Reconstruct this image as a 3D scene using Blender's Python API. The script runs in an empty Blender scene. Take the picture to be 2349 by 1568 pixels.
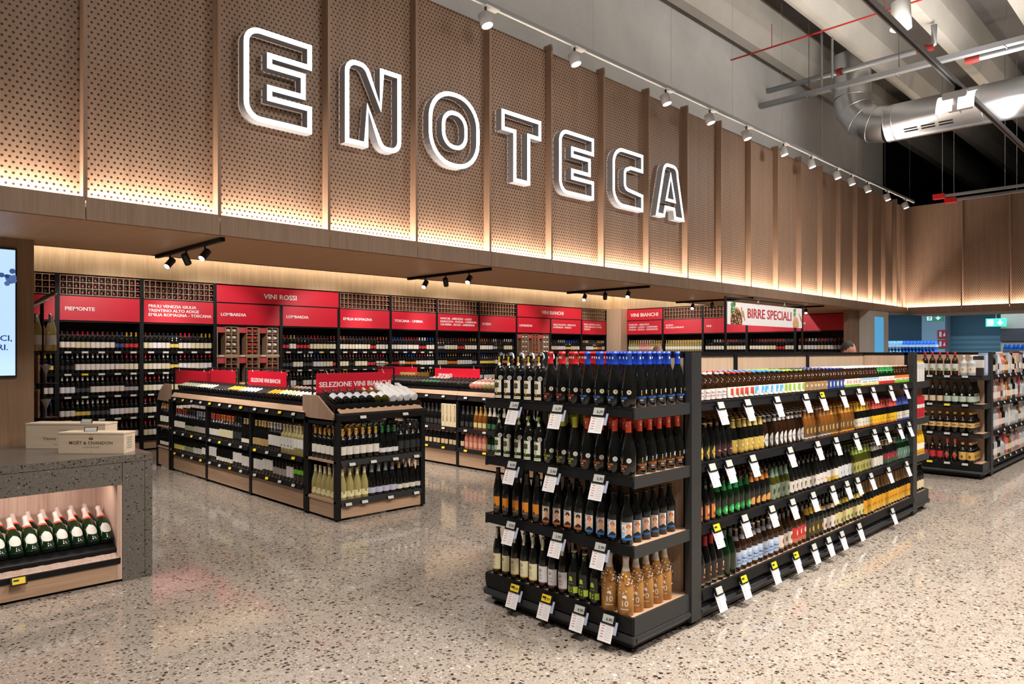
import bpy, bmesh, random
import numpy as np
from math import *
from mathutils import Vector, Matrix, Euler
random.seed(7)
S = bpy.context.scene
COL = S.collection
# ---------------------------------------------------------------- camera
cam = bpy.data.objects.new('camera', bpy.data.cameras.new('camera')); COL.objects.link(cam)
cam.location = (0, 0, 1.6); cam.rotation_euler = (radians(90), 0, radians(-44.75))
cam.data.sensor_width = 36; cam.data.lens = 1650/2349*36; cam.data.shift_y = 23/2349
cam.data.clip_start = 0.05; cam.data.clip_end = 100
S.camera = cam
# ---------------------------------------------------------------- world, exposure
W = bpy.data.worlds.new('world'); S.world = W; W.use_nodes = True
W.node_tree.nodes['Background'].inputs[0].default_value = (1, .93, .85, 1)
W.node_tree.nodes['Background'].inputs[1].default_value = 0.05
S.view_settings.view_transform = 'Standard'; S.view_settings.look = 'None'
S.view_settings.gamma = 1.0; S.view_settings.use_curve_mapping = False
S.view_settings.exposure = 0.0
S.cycles.use_denoising = True
S.cycles.max_bounces = 6; S.cycles.diffuse_bounces = 3; S.cycles.glossy_bounces = 3
S.cycles.sample_clamp_indirect = 4.0
# ---------------------------------------------------------------- lights
WARM = (1, .84, .68); NEUT = (1, .935, .865); COOL = (.92, .96, 1)
def area(name, loc, size, power, col, aim=(0, 0, -1), spread=180, up=(1, 0, 0)):
    d = bpy.data.lights.new(name, 'AREA'); d.shape = 'RECTANGLE'; d.size, d.size_y = size
    d.energy = power; d.color = col; d.spread = radians(spread)
    o = bpy.data.objects.new(name, d); COL.objects.link(o)
    z = -Vector(aim).normalized(); x = Vector(up); x = (x - z*x.dot(z)).normalized(); y = z.cross(x)
    o.matrix_world = Matrix.Translation(loc) @ Matrix((x, y, z)).transposed().to_4x4()
    return o
def spot(name, loc, tgt, power, col, ang=50, blend=.5, r=.04):
    d = bpy.data.lights.new(name, 'SPOT'); d.energy = power; d.color = col
    d.spot_size = radians(ang); d.spot_blend = blend; d.shadow_soft_size = r
    o = bpy.data.objects.new(name, d); COL.objects.link(o)
    o.location = loc
    o.rotation_euler = (Vector(tgt)-Vector(loc)).to_track_quat('-Z', 'Y').to_euler()
    return o
YF = 5.4      # front of the fascia
XC = 18.3     # where the facade turns
FINS = [-1.44, -.51, .42, 1.357, 2.255, 3.187, 4.11, 5.053, 5.996, 6.942, 7.889, 8.832, 9.762, 10.69, 11.642, 12.548, 13.457, 14.33, 15.193, 16.057, 16.85, 17.6]
# LED strips in the trough behind the fascia lip
area('led_trough_front', (8.1, YF+.05, 2.585), (20.0, .03), 390, WARM, (0, .12, 1))
area('led_trough_right', (XC+.05, 3.2, 2.585), (4.6, .03), 82, WARM, (.12, 0, 1), up=(0, 1, 0))
# cove over the wine wall
area('led_cove_left', (8.9, 12.33, 3.27), (15.4, .03), 72, WARM, (0, .35, -1))
area('led_cove_right', (16.25, 9.3, 3.27), (6.2, .03), 28, WARM, (.35, 0, -1), up=(0, 1, 0))
# lamps of the sales floor (hung on the tracks over the aisles, above the frame)
for i, (x, y, p) in enumerate([(1.2, 1.6, 150), (4.6, .6, 265), (8.2, .6, 130), (12, .4, 150), (.3, -1.8, 110), (4.2, -2.6, 150), (9, -2.6, 60), (15.5, -.2, 60), (12.6, 1.6, 50)]):
    area('floor_lamp_light', (x, y, 5.3), (1.2, .5), p, NEUT, (0, 0, -1), 128)
# floodlights on the lighting rail (three beyond the upper frame edge, the fourth is the one in view)
for x, p in ((1.6, 12), (4.2, 22), (6.3, 26), (11.38, 75)):
    area('rail_floodlight_light', (x, 2.73, 4.88), (.5, .3), p, NEUT, (0, .62, -.8), 150)
# spots inside the wine department: washing the shelf walls and the tables
for x in (3.4, 4.9, 7.1, 8.6, 10.1, 12.3, 14.4):
    spot('wall_washer_light', (x, 10.2, 3.15), (x+.15, 12.4, 1.8), 190, NEUT, 56, .55)
for y in (11.2, 9.4, 7.4):
    spot('wall_washer_light', (13.6, y, 3.15), (16.4, y-.1, 1.8), 190, NEUT, 74, .7)
for x, y in ((3.0, 9.2), (3.0, 7.6), (5.4, 8.0), (5.5, 9.6), (9.0, 8.8), (12.2, 8.6)):
    spot('table_spot_light', (x, y, 3.15), (x+.5, y-.1, .9), 150, NEUT, 85, .6)
area('wine_room_light', (8.5, 9.2, 3.22), (11, 3), 30, NEUT)
for x, y, x1 in ((1.5, 9.4, 3.6), (1.5, 7.5, 3.6), (4.9, 8.3, 6.5), (4.9, 7.0, 6.5)):
    spot('table_spot_light', (x, y, 3.1), (x1, y+.1, .35), 150, NEUT, 70, .7)
for p, q, w in (((2.3, 5.8, 2.33), (1.45, 5.95, 1.0), 70), ((2.3, 6.56, 2.33), (3.8, 8.0, 1.2), 70), ((5.1, 6.56, 2.33), (6.9, 8.2, 1.25), 90), ((2.3, 5.8, 2.33), (4.1, 6.2, 1.1), 40)):
    spot('soffit_spot_light', p, q, w, NEUT, 48, .5)
area('back_shop_light', (22.3, 7.4, 3.3), (2, 3), 120, (.62, .82, 1))
area('back_shop_light', (22.5, 3.6, 3.2), (3, 4), 230, (.62, .82, 1))
# added upward fill lights without fixtures, in place of light bounced onto the roof
for x, y, p in ((3.4, 2.73, 135), (11.2, 2.73, 165), (5, -1.5, 45), (11.5, -1.5, 60), (15, 1.8, 40)):
    area('added_roof_fill', (x, y, 5.34), (6.5, .06), p, (1, .96, .92), (0, .3, 1), 170)
# ---------------------------------------------------------------- helpers
MATS = {}
def M(name, col=None, rough=.5, metal=0., emit=0., coat=0., spec=.5, trans=0., alpha=1.):
    if name in MATS: return MATS[name]
    m = bpy.data.materials.new(name); m.use_nodes = True
    b = m.node_tree.nodes['Principled BSDF']
    b.inputs['Base Color'].default_value = (*col, 1); b.inputs['Roughness'].default_value = rough
    b.inputs['Metallic'].default_value = metal; b.inputs['Specular IOR Level'].default_value = spec
    b.inputs['Coat Weight'].default_value = coat; b.inputs['Transmission Weight'].default_value = trans
    b.inputs['Alpha'].default_value = alpha
    if emit: b.inputs['Emission Color'].default_value = (*col, 1); b.inputs['Emission Strength'].default_value = emit
    MATS[name] = m; return m
def hx(s):
    c = [int(s[i:i+2], 16)/255 for i in (0, 2, 4)]
    return tuple(x/12.92 if x < .04045 else ((x+.055)/1.055)**2.4 for x in c)
def P(s, rough=.5): return M('paint_'+s+str(rough), hx(s), rough)      # a plain print / paint colour
class NT:                                                               # tiny node-tree writer
    def __init__(s, name):
        s.m = bpy.data.materials.new(name); s.m.use_nodes = True; s.t = s.m.node_tree
        s.b = s.t.nodes['Principled BSDF']; MATS[name] = s.m
    def n(s, t, **kw):
        o = s.t.nodes.new(t)
        for k, v in kw.items():
            if k.startswith('i_'): s.put(o.inputs[int(k[2:]) if k[2:].isdigit() else k[2:].replace('_', ' ')], v)
            else: setattr(o, k, v)
        return o
    def put(s, inp, v):
        if hasattr(v, 'node') or hasattr(v, 'is_output'): s.t.links.new(v, inp)
        else: inp.default_value = v
    def math(s, op, a, b=0., c=0.):
        o = s.n('ShaderNodeMath', operation=op)
        for i, v in enumerate((a, b, c)): s.put(o.inputs[i], v)
        return o.outputs[0]
    def mix(s, f, a, b):
        o = s.n('ShaderNodeMix', data_type='RGBA'); s.put(o.inputs[0], f)
        for i, v in ((6, a), (7, b)): s.put(o.inputs[i], v if not isinstance(v, tuple) else (*v[:3], 1))
        return o.outputs[2]
    def ramp(s, f, stops):
        o = s.n('ShaderNodeValToRGB'); s.put(o.inputs[0], f); e = o.color_ramp.elements
        while len(e) < len(stops): e.new(.5)
        for k, (p, c) in zip(e, stops): k.position = p; k.color = (*c, 1)
        return o.outputs[0]
    def coord(s, scale=(1, 1, 1), kind='Object'):
        tc = s.n('ShaderNodeTexCoord'); mp = s.n('ShaderNodeMapping'); mp.inputs[3].default_value = scale
        s.t.links.new(tc.outputs[kind], mp.inputs[0]); return mp.outputs[0]
    def noise(s, vec, scale, detail=3, rough=.55):
        o = s.n('ShaderNodeTexNoise'); s.put(o.inputs['Vector'], vec); o.inputs['Scale'].default_value = scale
        o.inputs['Detail'].default_value = detail; o.inputs['Roughness'].default_value = rough; return o.outputs[0]
    def bump(s, h, strength=.2, dist=.01):
        o = s.n('ShaderNodeBump'); o.inputs['Strength'].default_value = strength; o.inputs['Distance'].default_value = dist
        s.put(o.inputs['Height'], h); s.t.links.new(o.outputs[0], s.b.inputs['Normal'])
    def out(s, col, rough=.5, spec=.5):
        s.put(s.b.inputs['Base Color'], col); s.put(s.b.inputs['Roughness'], rough); s.b.inputs['Specular IOR Level'].default_value = spec
        return s.m
def wood(name, a, b, c, grain='z', holes=None, rough=.5):
    t = NT(name)
    sc = {'z': (40, 40, 1.3), 'x': (1.3, 40, 40), 'y': (40, 1.3, 40)}[grain]
    f = t.noise(t.coord(sc), 2.2, 4, .65); g = t.noise(t.coord(tuple(x*.22 for x in sc)), 1.5, 2)
    k = t.math('ADD', t.math('MULTIPLY', f, .65), t.math('MULTIPLY', g, .35))
    col = t.ramp(k, [(.33, a), (.5, b), (.68, c)])
    if holes is not None:
        sp = t.n('ShaderNodeSeparateXYZ'); t.put(sp.inputs[0], t.coord())
        u = t.math('DIVIDE', sp.outputs[holes], .0405); w = t.math('DIVIDE', sp.outputs[2], .0345)
        row = t.math('MODULO', t.math('FLOOR', w), 2.); u = t.math('ADD', u, t.math('MULTIPLY', row, .5))
        du = t.math('MULTIPLY', t.math('SUBTRACT', t.math('FRACT', t.math('ADD', u, 100.)), .5), .0405)
        dw = t.math('MULTIPLY', t.math('SUBTRACT', t.math('FRACT', w), .5), .0345)
        d = t.math('SQRT', t.math('ADD', t.math('MULTIPLY', du, du), t.math('MULTIPLY', dw, dw)))
        mk = t.math('LESS_THAN', d, .0082)
        col = t.mix(mk, col, (.02, .012, .008))
    return t.out(col, rough, .35)
OAK = ((.25, .155, .102), (.305, .195, .133), (.36, .238, .167))
wood('oak_perforated_x', *OAK, 'z', holes=0); wood('oak_perforated_y', *OAK, 'z', holes=1)
wood('oak_v', *OAK, 'z')
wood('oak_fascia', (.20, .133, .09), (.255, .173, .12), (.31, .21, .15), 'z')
wood('oak_soffit', (.50, .275, .14), (.56, .315, .165), (.62, .365, .2), 'y')
wood('oak_x', (.36, .22, .14), (.44, .28, .18), (.52, .34, .22), 'x'); wood('oak_y', (.36, .22, .14), (.44, .28, .18), (.52, .34, .22), 'y')
wood('oak_pale', (.46, .32, .22), (.55, .40, .28), (.63, .47, .34), 'z')
wood('oak_wall', (.36, .25, .145), (.45, .32, .19), (.54, .39, .245), 'z')
wood('oak_column', (.22, .13, .075), (.28, .17, .10), (.33, .21, .125), 'z')
wood('crate_pine', (.72, .55, .40), (.80, .64, .48), (.86, .71, .55), 'x')
wood('niche_elm', (.42, .26, .19), (.55, .37, .29), (.66, .48, .39), 'z')
def terrazzo(name, base, dark, light, s1=70, s2=120, rough=.14, stain=True):
    t = NT(name); v = t.coord()
    def chips(scale, thr):
        o = t.n('ShaderNodeTexVoronoi', feature='F1'); t.put(o.inputs['Vector'], v); o.inputs['Scale'].default_value = scale
        sep = t.n('ShaderNodeSeparateColor'); t.put(sep.inputs[0], o.outputs['Color'])
        size = t.math('MULTIPLY', sep.outputs[1], thr)
        return t.math('LESS_THAN', o.outputs['Distance'], size), sep.outputs[0], sep.outputs[2]
    m1, h1, k1 = chips(s1, .52); m2, h2, k2 = chips(s2, .56); m3, h3, k3 = chips(s2*2, .6)
    n = t.noise(v, 1.1, 3)
    b = t.ramp(n, [(.3, tuple(x*.86 for x in base)), (.7, tuple(min(1, x*1.1) for x in base))])
    fine = t.noise(v, 260, 2); b = t.mix(t.math('MULTIPLY', fine, .5), b, tuple(x*.6 for x in base))
    c2 = t.ramp(h2, [(.0, dark), (.4, tuple(x*.35 for x in base)), (.62, tuple(x*.8 for x in base)), (.8, base), (.95, light)])
    c1 = t.ramp(h1, [(.0, dark), (.38, (base[0]*.22, base[1]*.17, base[2]*.14)), (.55, (base[0]*.55, base[1]*.45, base[2]*.36)), (.75, tuple(x*.8 for x in base)), (.9, base), (.97, light)])
    c3 = t.ramp(h3, [(.0, tuple(x*.3 for x in base)), (.5, base), (1., light)])
    col = t.mix(t.math('MULTIPLY', m3, .8), b, c3); col = t.mix(t.math('MULTIPLY', m2, .9), col, c2); col = t.mix(m1, col, c1)
    return t.out(col, rough, .5)
terrazzo('terrazzo_floor', (.375, .32, .268), (.018, .013, .011), (.58, .52, .46), 40, 78, .085)
terrazzo('terrazzo_counter', (.155, .135, .115), (.014, .012, .011), (.25, .22, .19), 72, 130, .2)
def concrete(name, a, b, c):
    t = NT(name); v = t.coord((1, 1, 1))
    n = t.noise(v, .9, 6, .6); f = t.noise(v, 45, 3, .6)
    col = t.ramp(t.math('ADD', t.math('MULTIPLY', n, .7), t.math('MULTIPLY', f, .3)), [(.3, a), (.5, b), (.7, c)])
    t.bump(f, .12, .01); return t.out(col, .85, .3)
concrete('concrete', (.40, .385, .36), (.47, .455, .43), (.54, .525, .50)); concrete('concrete_rib', (.36, .335, .29), (.43, .40, .35), (.5, .465, .41))
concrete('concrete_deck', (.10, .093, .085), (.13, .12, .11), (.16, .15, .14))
BLACK = M('black_powder_coat', (.006, .006, .0065), .5, spec=.25)
DGREY = M('dark_grey_metal', (.026, .0265, .028), .45, .1)
GREYM = M('grey_metal', (.30, .31, .32), .4, .6)
STEEL = M('spiral_duct_steel', (.72, .75, .79), .28, 1.)
WHITE = M('white_satin', (.80, .78, .76), .5)
CARD = M('white_card', (.86, .84, .84), .6)
CLEAR = M('clear_holder', (.42, .46, .60), .15)
LCD = M('grey_display', (.50, .51, .47), .35); LCDY = M('yellow_display', (.85, .60, .02), .4)
RED = M('red_sign', hx('D2142F'), .45)
SIGNTXT = M('sign_lettering', (.95, .90, .88), .5)
INK = M('dark_ink', (.02, .02, .022), .6)
GLOW = M('letter_glow', (.90, .97, 1), .5, emit=5.0)
LAMPFACE = M('lamp_face', (1, .93, .83), .5, emit=9.0)
class MB:
    def __init__(s, o=(0, 0, 0)): s.v = []; s.f = []; s.mi = []; s.mats = []; s.o = Vector(o); s.sm = []
    def k(s, m):
        if isinstance(m, str): m = MATS[m]
        if m not in s.mats: s.mats.append(m)
        return s.mats.index(m)
    def add(s, vs, fs, m, sm=False):
        n = len(s.v); s.v += [tuple(v) for v in vs]; k = s.k(m)
        for f in fs: s.f.append([i+n for i in f]); s.mi.append(k); s.sm.append(sm)
        return s
    def box(s, a, b, m):
        (x0, y0, z0), (x1, y1, z1) = a, b
        return s.add([(x0, y0, z0), (x1, y0, z0), (x1, y1, z0), (x0, y1, z0), (x0, y0, z1), (x1, y0, z1), (x1, y1, z1), (x0, y1, z1)],
              [(0, 3, 2, 1), (4, 5, 6, 7), (0, 1, 5, 4), (1, 2, 6, 5), (2, 3, 7, 6), (3, 0, 4, 7)], m)
    def obox(s, c, size, R, m):
        c = Vector(c); h = [x/2 for x in size]
        vs = [c + R @ Vector((h[0]*a, h[1]*b, h[2]*d)) for d in (-1, 1) for a, b in ((-1, -1), (1, -1), (1, 1), (-1, 1))]
        return s.add(vs, [(0, 3, 2, 1), (4, 5, 6, 7), (0, 1, 5, 4), (1, 2, 6, 5), (2, 3, 7, 6), (3, 0, 4, 7)], m)
    def prism(s, pts, ax, lo, hi, m):
        f = {'x': lambda p, t: (t, p[0], p[1]), 'y': lambda p, t: (p[0], t, p[1]), 'z': lambda p, t: (p[0], p[1], t)}[ax]
        n = len(pts); vs = [f(p, lo) for p in pts] + [f(p, hi) for p in pts]
        return s.add(vs, [list(range(n))[::-1], list(range(n, 2*n))] + [(i, (i+1) % n, n+(i+1) % n, n+i) for i in range(n)], m)
    def tube(s, pts, r, m, n=8, cap=True, ref=None):
        pts = [Vector(p) for p in pts]; rings = []
        for i, p in enumerate(pts):
            d = ((pts[i+1]-p if i+1 < len(pts) else p-pts[i-1]).normalized() + (p-pts[i-1] if i else pts[1]-p).normalized()).normalized()
            a = d.cross(Vector(ref) if ref else Vector((0, 0, 1)) if abs(d.z) < .9 else Vector((1, 0, 0))).normalized(); b = d.cross(a)
            rr = r[i] if isinstance(r, (list, tuple)) else r
            rings.append([p + a*cos(2*pi*j/n)*rr + b*sin(2*pi*j/n)*rr for j in range(n)])
        vs = [v for R in rings for v in R]
        fs = [(i*n+j, i*n+(j+1) % n, (i+1)*n+(j+1) % n, (i+1)*n+j) for i in range(len(pts)-1) for j in range(n)]
        s.add(vs, fs, m, True)
        if cap: s.add(rings[0], [list(range(n))], m); s.add(rings[-1], [list(range(n))], m)
        return s
    def disc(s, c, d, r, m, n=16):
        d = Vector(d).normalized(); a = d.cross(Vector((0, 0, 1)) if abs(d.z) < .9 else Vector((1, 0, 0))).normalized(); b = d.cross(a)
        return s.add([Vector(c)+a*cos(2*pi*j/n)*r+b*sin(2*pi*j/n)*r for j in range(n)], [list(range(n))], m)
    def mesh(s, name, bev=0, fix=True):
        me = bpy.data.meshes.new(name)
        me.from_pydata([tuple(Vector(v)-s.o) for v in s.v], [], s.f)
        for m in s.mats: me.materials.append(m)
        me.polygons.foreach_set('material_index', s.mi); me.polygons.foreach_set('use_smooth', s.sm)
        if bev or fix:
            b = bmesh.new(); b.from_mesh(me)
            bmesh.ops.remove_doubles(b, verts=b.verts, dist=1e-6) if bev else None
            bmesh.ops.recalc_face_normals(b, faces=b.faces)
            if bev: bmesh.ops.bevel(b, geom=[e for e in b.edges if len(e.link_faces) == 2 and e.calc_face_angle(0) > .6], offset=bev, segments=2, affect='EDGES', clamp_overlap=True)
            b.to_mesh(me); b.free()
        return me
def link(name, me, parent=None, label=None, loc=None, rot=None):
    o = bpy.data.objects.new(name, me); COL.objects.link(o)
    if parent: o.parent = parent
    if label: o['label'] = label
    if loc: o.location = loc
    if rot: o.rotation_euler = rot
    return o
def tag(o, label, cat, group=None):
    o['label'] = label; o['category'] = cat
    if group: o['group'] = group
    return o
def thing(name, label, cat, loc=(0, 0, 0), rotz=0, group=None):
    o = link(name, None, loc=loc, rot=(0, 0, rotz)); o.empty_display_size = .1
    return tag(o, label, cat, group)
def struct(name, me=None, loc=(0, 0, 0)):
    o = link(name, me, loc=loc); o['kind'] = 'structure'; return o
def part(name, mb, parent, label=None, bev=0): return link(name, mb.mesh(name, bev), parent, label)
def stuffpart(name, mb, parent, label=None): o = part(name, mb, parent, label); o['kind'] = 'stuff'; return o
def box(a, b, m, o=(0, 0, 0)): return MB(o).box(a, b, m)
TXT = {}
def text_geo(s, size, bold=.0, align='LEFT', space=1.0, lsp=1.0, res=2):
    key = (s, size, bold, align, space, lsp, res)
    if key not in TXT:
        c = bpy.data.curves.new('t', 'FONT'); c.body = s; c.size = size; c.offset = bold*size; c.align_x = align
        c.space_character = space; c.space_line = lsp; c.resolution_u = res; c.fill_mode = 'FRONT'
        o = bpy.data.objects.new('t', c); COL.objects.link(o)
        me = bpy.data.meshes.new_from_object(o.evaluated_get(bpy.context.evaluated_depsgraph_get()))
        TXT[key] = ([tuple(v.co) for v in me.vertices], [list(p.vertices) for p in me.polygons])
        bpy.data.objects.remove(o); bpy.data.curves.remove(c); bpy.data.meshes.remove(me)
    return TXT[key]
def text_flat(mb, s, size, pos, right, up, m, width=None, sx=1.1, **kw):
    b = kw.get('bold', 0.); kw['bold'] = min(b, .008)          # heavier type: struck several times side by side
    vs, fs = text_geo(s, size, **kw); R, U, p = Vector(right), Vector(up), Vector(pos); N = R.cross(U)*.00012
    k = sx
    if width: k = width/max(1e-6, max(v[0] for v in vs)-min(v[0] for v in vs))
    st = (0,) if b <= .012 else (-.7*b, 0, .7*b)
    for j, e in enumerate(st): mb.add([p + R*(v[0]*k+e*size) + U*(v[1]+abs(e)*.4*size) + N*j for v in vs], fs, m)
    return mb
ONES = 'first second third fourth fifth sixth seventh eighth ninth tenth eleventh twelfth thirteenth fourteenth fifteenth sixteenth seventeenth eighteenth nineteenth'.split()
TENS = {20: 'twent', 30: 'thirt', 40: 'fort', 50: 'fift', 60: 'sixt', 70: 'sevent'}
def nth(i):            # 0 -> first
    n = i+1
    if n < 20: return ONES[i]
    t = n//10*10
    return TENS[t]+'ieth' if n == t else TENS[t]+'y-'+ONES[n-t-1]
# ---------------------------------------------------------------- bottle library
SH = {
 'wine': [(0, 0), (.034, 0), (.0372, .004), (.0372, .186), (.0355, .199), (.027, .213), (.0175, .227), (.0146, .238), (.0142, .289), (.0152, .290), (.0152, .3), (0, .3005)],
 'burg': [(0, 0), (.037, 0), (.0405, .005), (.0405, .13), (.038, .155), (.029, .188), (.020, .22), (.015, .247), (.0145, .288), (.0155, .289), (.0155, .299), (0, .2995)],
 'champ': [(0, 0), (.040, 0), (.0435, .005), (.0435, .14), (.040, .17), (.030, .206), (.0215, .236), (.017, .258), (.0155, .287), (.0178, .29), (.0178, .309), (.012, .315), (0, .3155)],
 'club': [(0, 0), (.037, 0), (.0405, .006), (.0425, .06), (.0425, .115), (.0395, .145), (.0325, .175), (.0245, .202), (.0185, .222), (.0165, .238), (.0156, .287), (.0175, .288), (.0175, .295), (.0155, .296), (.0155, .303), (0, .304)],
 'swing': [(0, 0), (.034, 0), (.037, .004), (.037, .17), (.034, .19), (.022, .209), (.0155, .222), (.0135, .25), (.0135, .268), (.0165, .27), (.0165, .282), (.011, .284), (.011, .297), (0, .2975)],
 'long': [(0, 0), (.0285, 0), (.0305, .004), (.0305, .128), (.0275, .148), (.0195, .176), (.0145, .198), (.0132, .222), (.0145, .2235), (.0145, .231), (0, .2325)],
 'stein': [(0, 0), (.030, 0), (.033, .004), (.033, .092), (.0305, .107), (.0215, .128), (.0145, .145), (.0132, .162), (.0145, .1635), (.0145, .171), (0, .1725)],
 'big': [(0, 0), (.033, 0), (.0355, .004), (.0355, .15), (.0335, .17), (.0225, .196), (.0155, .222), (.0138, .262), (.0152, .2635), (.0152, .2715), (0, .273)],
 'slim': [(0, 0), (.029, 0), (.032, .004), (.032, .13), (.0305, .17), (.024, .205), (.017, .24), (.0138, .285), (.015, .287), (.015, .296), (0, .297)],
 'pop': [(0, 0), (.030, 0), (.033, .004), (.0345, .10), (.033, .14), (.026, .18), (.0185, .21), (.0145, .24), (.0145, .29), (0, .291)],
 'bordo_s': [(0, 0), (.041, 0), (.0445, .005), (.0445, .15), (.042, .165), (.03, .18), (.018, .195), (.016, .24), (.019, .242), (.019, .262), (0, .263)],
 'square': [(0, 0), (.045, 0), (.0475, .004), (.0475, .15), (.044, .17), (.022, .19), (.0165, .205), (.0165, .232), (.0185, .234), (.0185, .258), (0, .259)],
}
GLASS = {
 'black': M('black_glass', (.006, .0065, .006), .07, coat=.3), 'brown': M('brown_glass', (.028, .011, .004), .07, coat=.3),
 'green': M('green_glass', (.003, .016, .004), .07, coat=.3), 'white': M('straw_wine_glass', (.72, .62, .26), .05, coat=.3, trans=.55),
 'clear': M('clear_spirit_glass', (.50, .52, .52), .06, coat=.4), 'rose': M('rose_wine_glass', (.55, .20, .14), .07, coat=.3),
 'amber': M('amber_glass', (.22, .075, .012), .07, coat=.3), 'gold': M('gold_lacquer', hx('B5803F'), .3), 'deep': M('deep_red_wine_glass', (.016, .006, .006), .07, coat=.3),
 'olive': M('olive_glass', (.05, .05, .006), .07, coat=.3), 'lime': M('lime_soda_glass', (.75, .42, .02), .08),
}
def rad(shape, z):
    p = SH[shape]
    for (r0, z0), (r1, z1) in zip(p[1:], p[2:]):
        if z0 <= z <= z1 and z1 > z0: return r0+(r1-r0)*(z-z0)/(z1-z0)
    return p[3][0]
def lathe_faces(shape, glass, zones, n):
    """profile rings split at the zone edges; returns verts, faces, zone index per face (-1 = glass)"""
    prof = list(SH[shape]); cuts = sorted({round(z, 5) for zn in zones for z in zn[1:3]})
    for z in cuts:
        if z <= prof[2][1] or z >= prof[-2][1]: continue
        for i in range(2, len(prof)-1):
            if prof[i][1] < z-1e-6 and prof[i+1][1] > z+1e-6:
                t = (z-prof[i][1])/(prof[i+1][1]-prof[i][1]); prof.insert(i+1, (prof[i][0]+t*(prof[i+1][0]-prof[i][0]), z)); break
    off = -pi/2+pi/n
    vs = [(0, 0, prof[0][1])]
    for r, z in prof[1:-1]: vs += [(r*cos(off+2*pi*j/n), r*sin(off+2*pi*j/n), z) for j in range(n)]
    vs.append((0, 0, prof[-1][1])); top = len(vs)-1; R = len(prof)-2
    fs = [(0, 1+(j+1) % n, 1+j) for j in range(n)]; fz = [(0, 180.)]*n
    for i in range(R-1):
        zm = (prof[i+1][1]+prof[i+2][1])/2
        for j in range(n):
            fs.append((1+i*n+j, 1+i*n+(j+1) % n, 1+(i+1)*n+(j+1) % n, 1+(i+1)*n+j))
            a = abs(((j+1)*360/n+180) % 360-180); fz.append((zm, a))
    b = 1+(R-1)*n
    fs += [(b+j, b+(j+1) % n, top) for j in range(n)]; fz += [(prof[-1][1], 0.)]*n
    zi = []
    for z, a in fz:
        k = -1
        for q, zn in enumerate(zones):
            if zn[1]-1e-6 <= z <= zn[2]+1e-6 and a <= zn[3]+.1: k = q
        zi.append(k)
    return vs, fs, zi
def bottle(shape, glass, zones, n=12, split=False, extra=None):
    """prototype: (root mesh, [(part name, mesh, label, [(sub-part name, mesh)])]); zones = (name, z0, z1, half angle, material)"""
    g = GLASS[glass] if isinstance(glass, str) else glass
    vs, fs, zi = lathe_faces(shape, g, zones, n)
    def sub(sel, mats, nm):
        used = sorted({v for i in sel for v in fs[i]}); ix = {v: k for k, v in enumerate(used)}
        me = bpy.data.meshes.new(nm); me.from_pydata([vs[v] for v in used], [], [[ix[v] for v in fs[i]] for i in sel])
        ml = []
        for i in sel:
            m = g if zi[i] < 0 else zones[zi[i]][4]
            if m not in ml: ml.append(m)
        for m in ml: me.materials.append(m)
        me.polygons.foreach_set('material_index', [ml.index(g if zi[i] < 0 else zones[zi[i]][4]) for i in sel])
        me.polygons.foreach_set('use_smooth', [True]*len(sel)); return me
    if not split: return (sub(range(len(fs)), None, 'bottle'), [])
    names = []
    for zn in zones:
        if zn[0] not in names: names.append(zn[0])
    root = sub([i for i in range(len(fs)) if zi[i] < 0], None, 'bottle')
    kids = []
    for nm in names:
        sel = [i for i in range(len(fs)) if zi[i] >= 0 and zones[zi[i]][0] == nm]
        if sel: kids.append([nm, sub(sel, None, nm), None, []])
    for under, nm, me in (extra or []):
        for k in kids:
            if k[0] == under: k[3].append((nm, me)); break
        else: kids.append([nm, me, None, []])
    return (root, kids)
def bent(shape, items, eps=.0007, ang=0):
    """print on a bottle: items = ('t', string, size, centre s, z, material, kw) or ('p', [(s,z)..], material) or ('e', s, z, a, b, material)"""
    mb = MB()
    def strips(pts, m, e):                     # cut a print into narrow strips so that it follows the round glass
        w = .009; lo, hi = min(p[0] for p in pts), max(p[0] for p in pts); n = max(1, ceil((hi-lo)/w))
        def cut(pl, c, s):
            out = []
            for i, b in enumerate(pl):
                a = pl[i-1]; ia, ib = s*(a[0]-c) >= -1e-9, s*(b[0]-c) >= -1e-9
                if ia != ib: t = (c-a[0])/(b[0]-a[0]); out.append((c, a[1]+t*(b[1]-a[1])))
                if ib: out.append(b)
            return out
        for k in range(n):
            q = cut(cut(pts, lo+(hi-lo)*k/n, 1), lo+(hi-lo)*(k+1)/n, -1)
            if len(q) > 2: put(q, [list(range(len(q)))], m, e)
    def put(pts, fs, m, e):
        q = []
        for s_, z in pts:
            r = rad(shape, z); a = -pi/2+ang+s_/r; q.append(((r+e)*cos(a), (r+e)*sin(a), z))
        mb.add(q, fs, m)
    for i, it in enumerate(items):
        e = eps+i*.00015
        if it[0] == 't':
            _, s_, size, cs, z, m = it[:6]; vs, fs = text_geo(s_, size, **(dict(align='CENTER', bold=.02, res=1) | (it[6] if len(it) > 6 else {})))
            put([(v[0]+cs, v[1]+z) for v in vs], fs, m, e)
        elif it[0] == 'p': strips(it[1], it[2], e)
        else:
            _, s_, z, a, b, m = it; n = 16 if a > .006 else 9
            strips([(s_+a*cos(2*pi*j/n), z+b*sin(2*pi*j/n)) for j in range(n)], m, e)
    me = mb.mesh('print', fix=False); return me
def put(proto, name, loc, label, group, rz=0., tilt=0., cat='bottle', sc=1.):
    me, kids = proto
    o = link(name, me, loc=loc, rot=(tilt, 0, rz)); tag(o, label, cat, group)
    if sc != 1: o.scale = (sc, sc, sc)
    for nm, km, lb, subs in kids:
        k = link(nm, km, o, lb)
        for sn, smh in subs: link(sn, smh, k)
    return o
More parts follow.
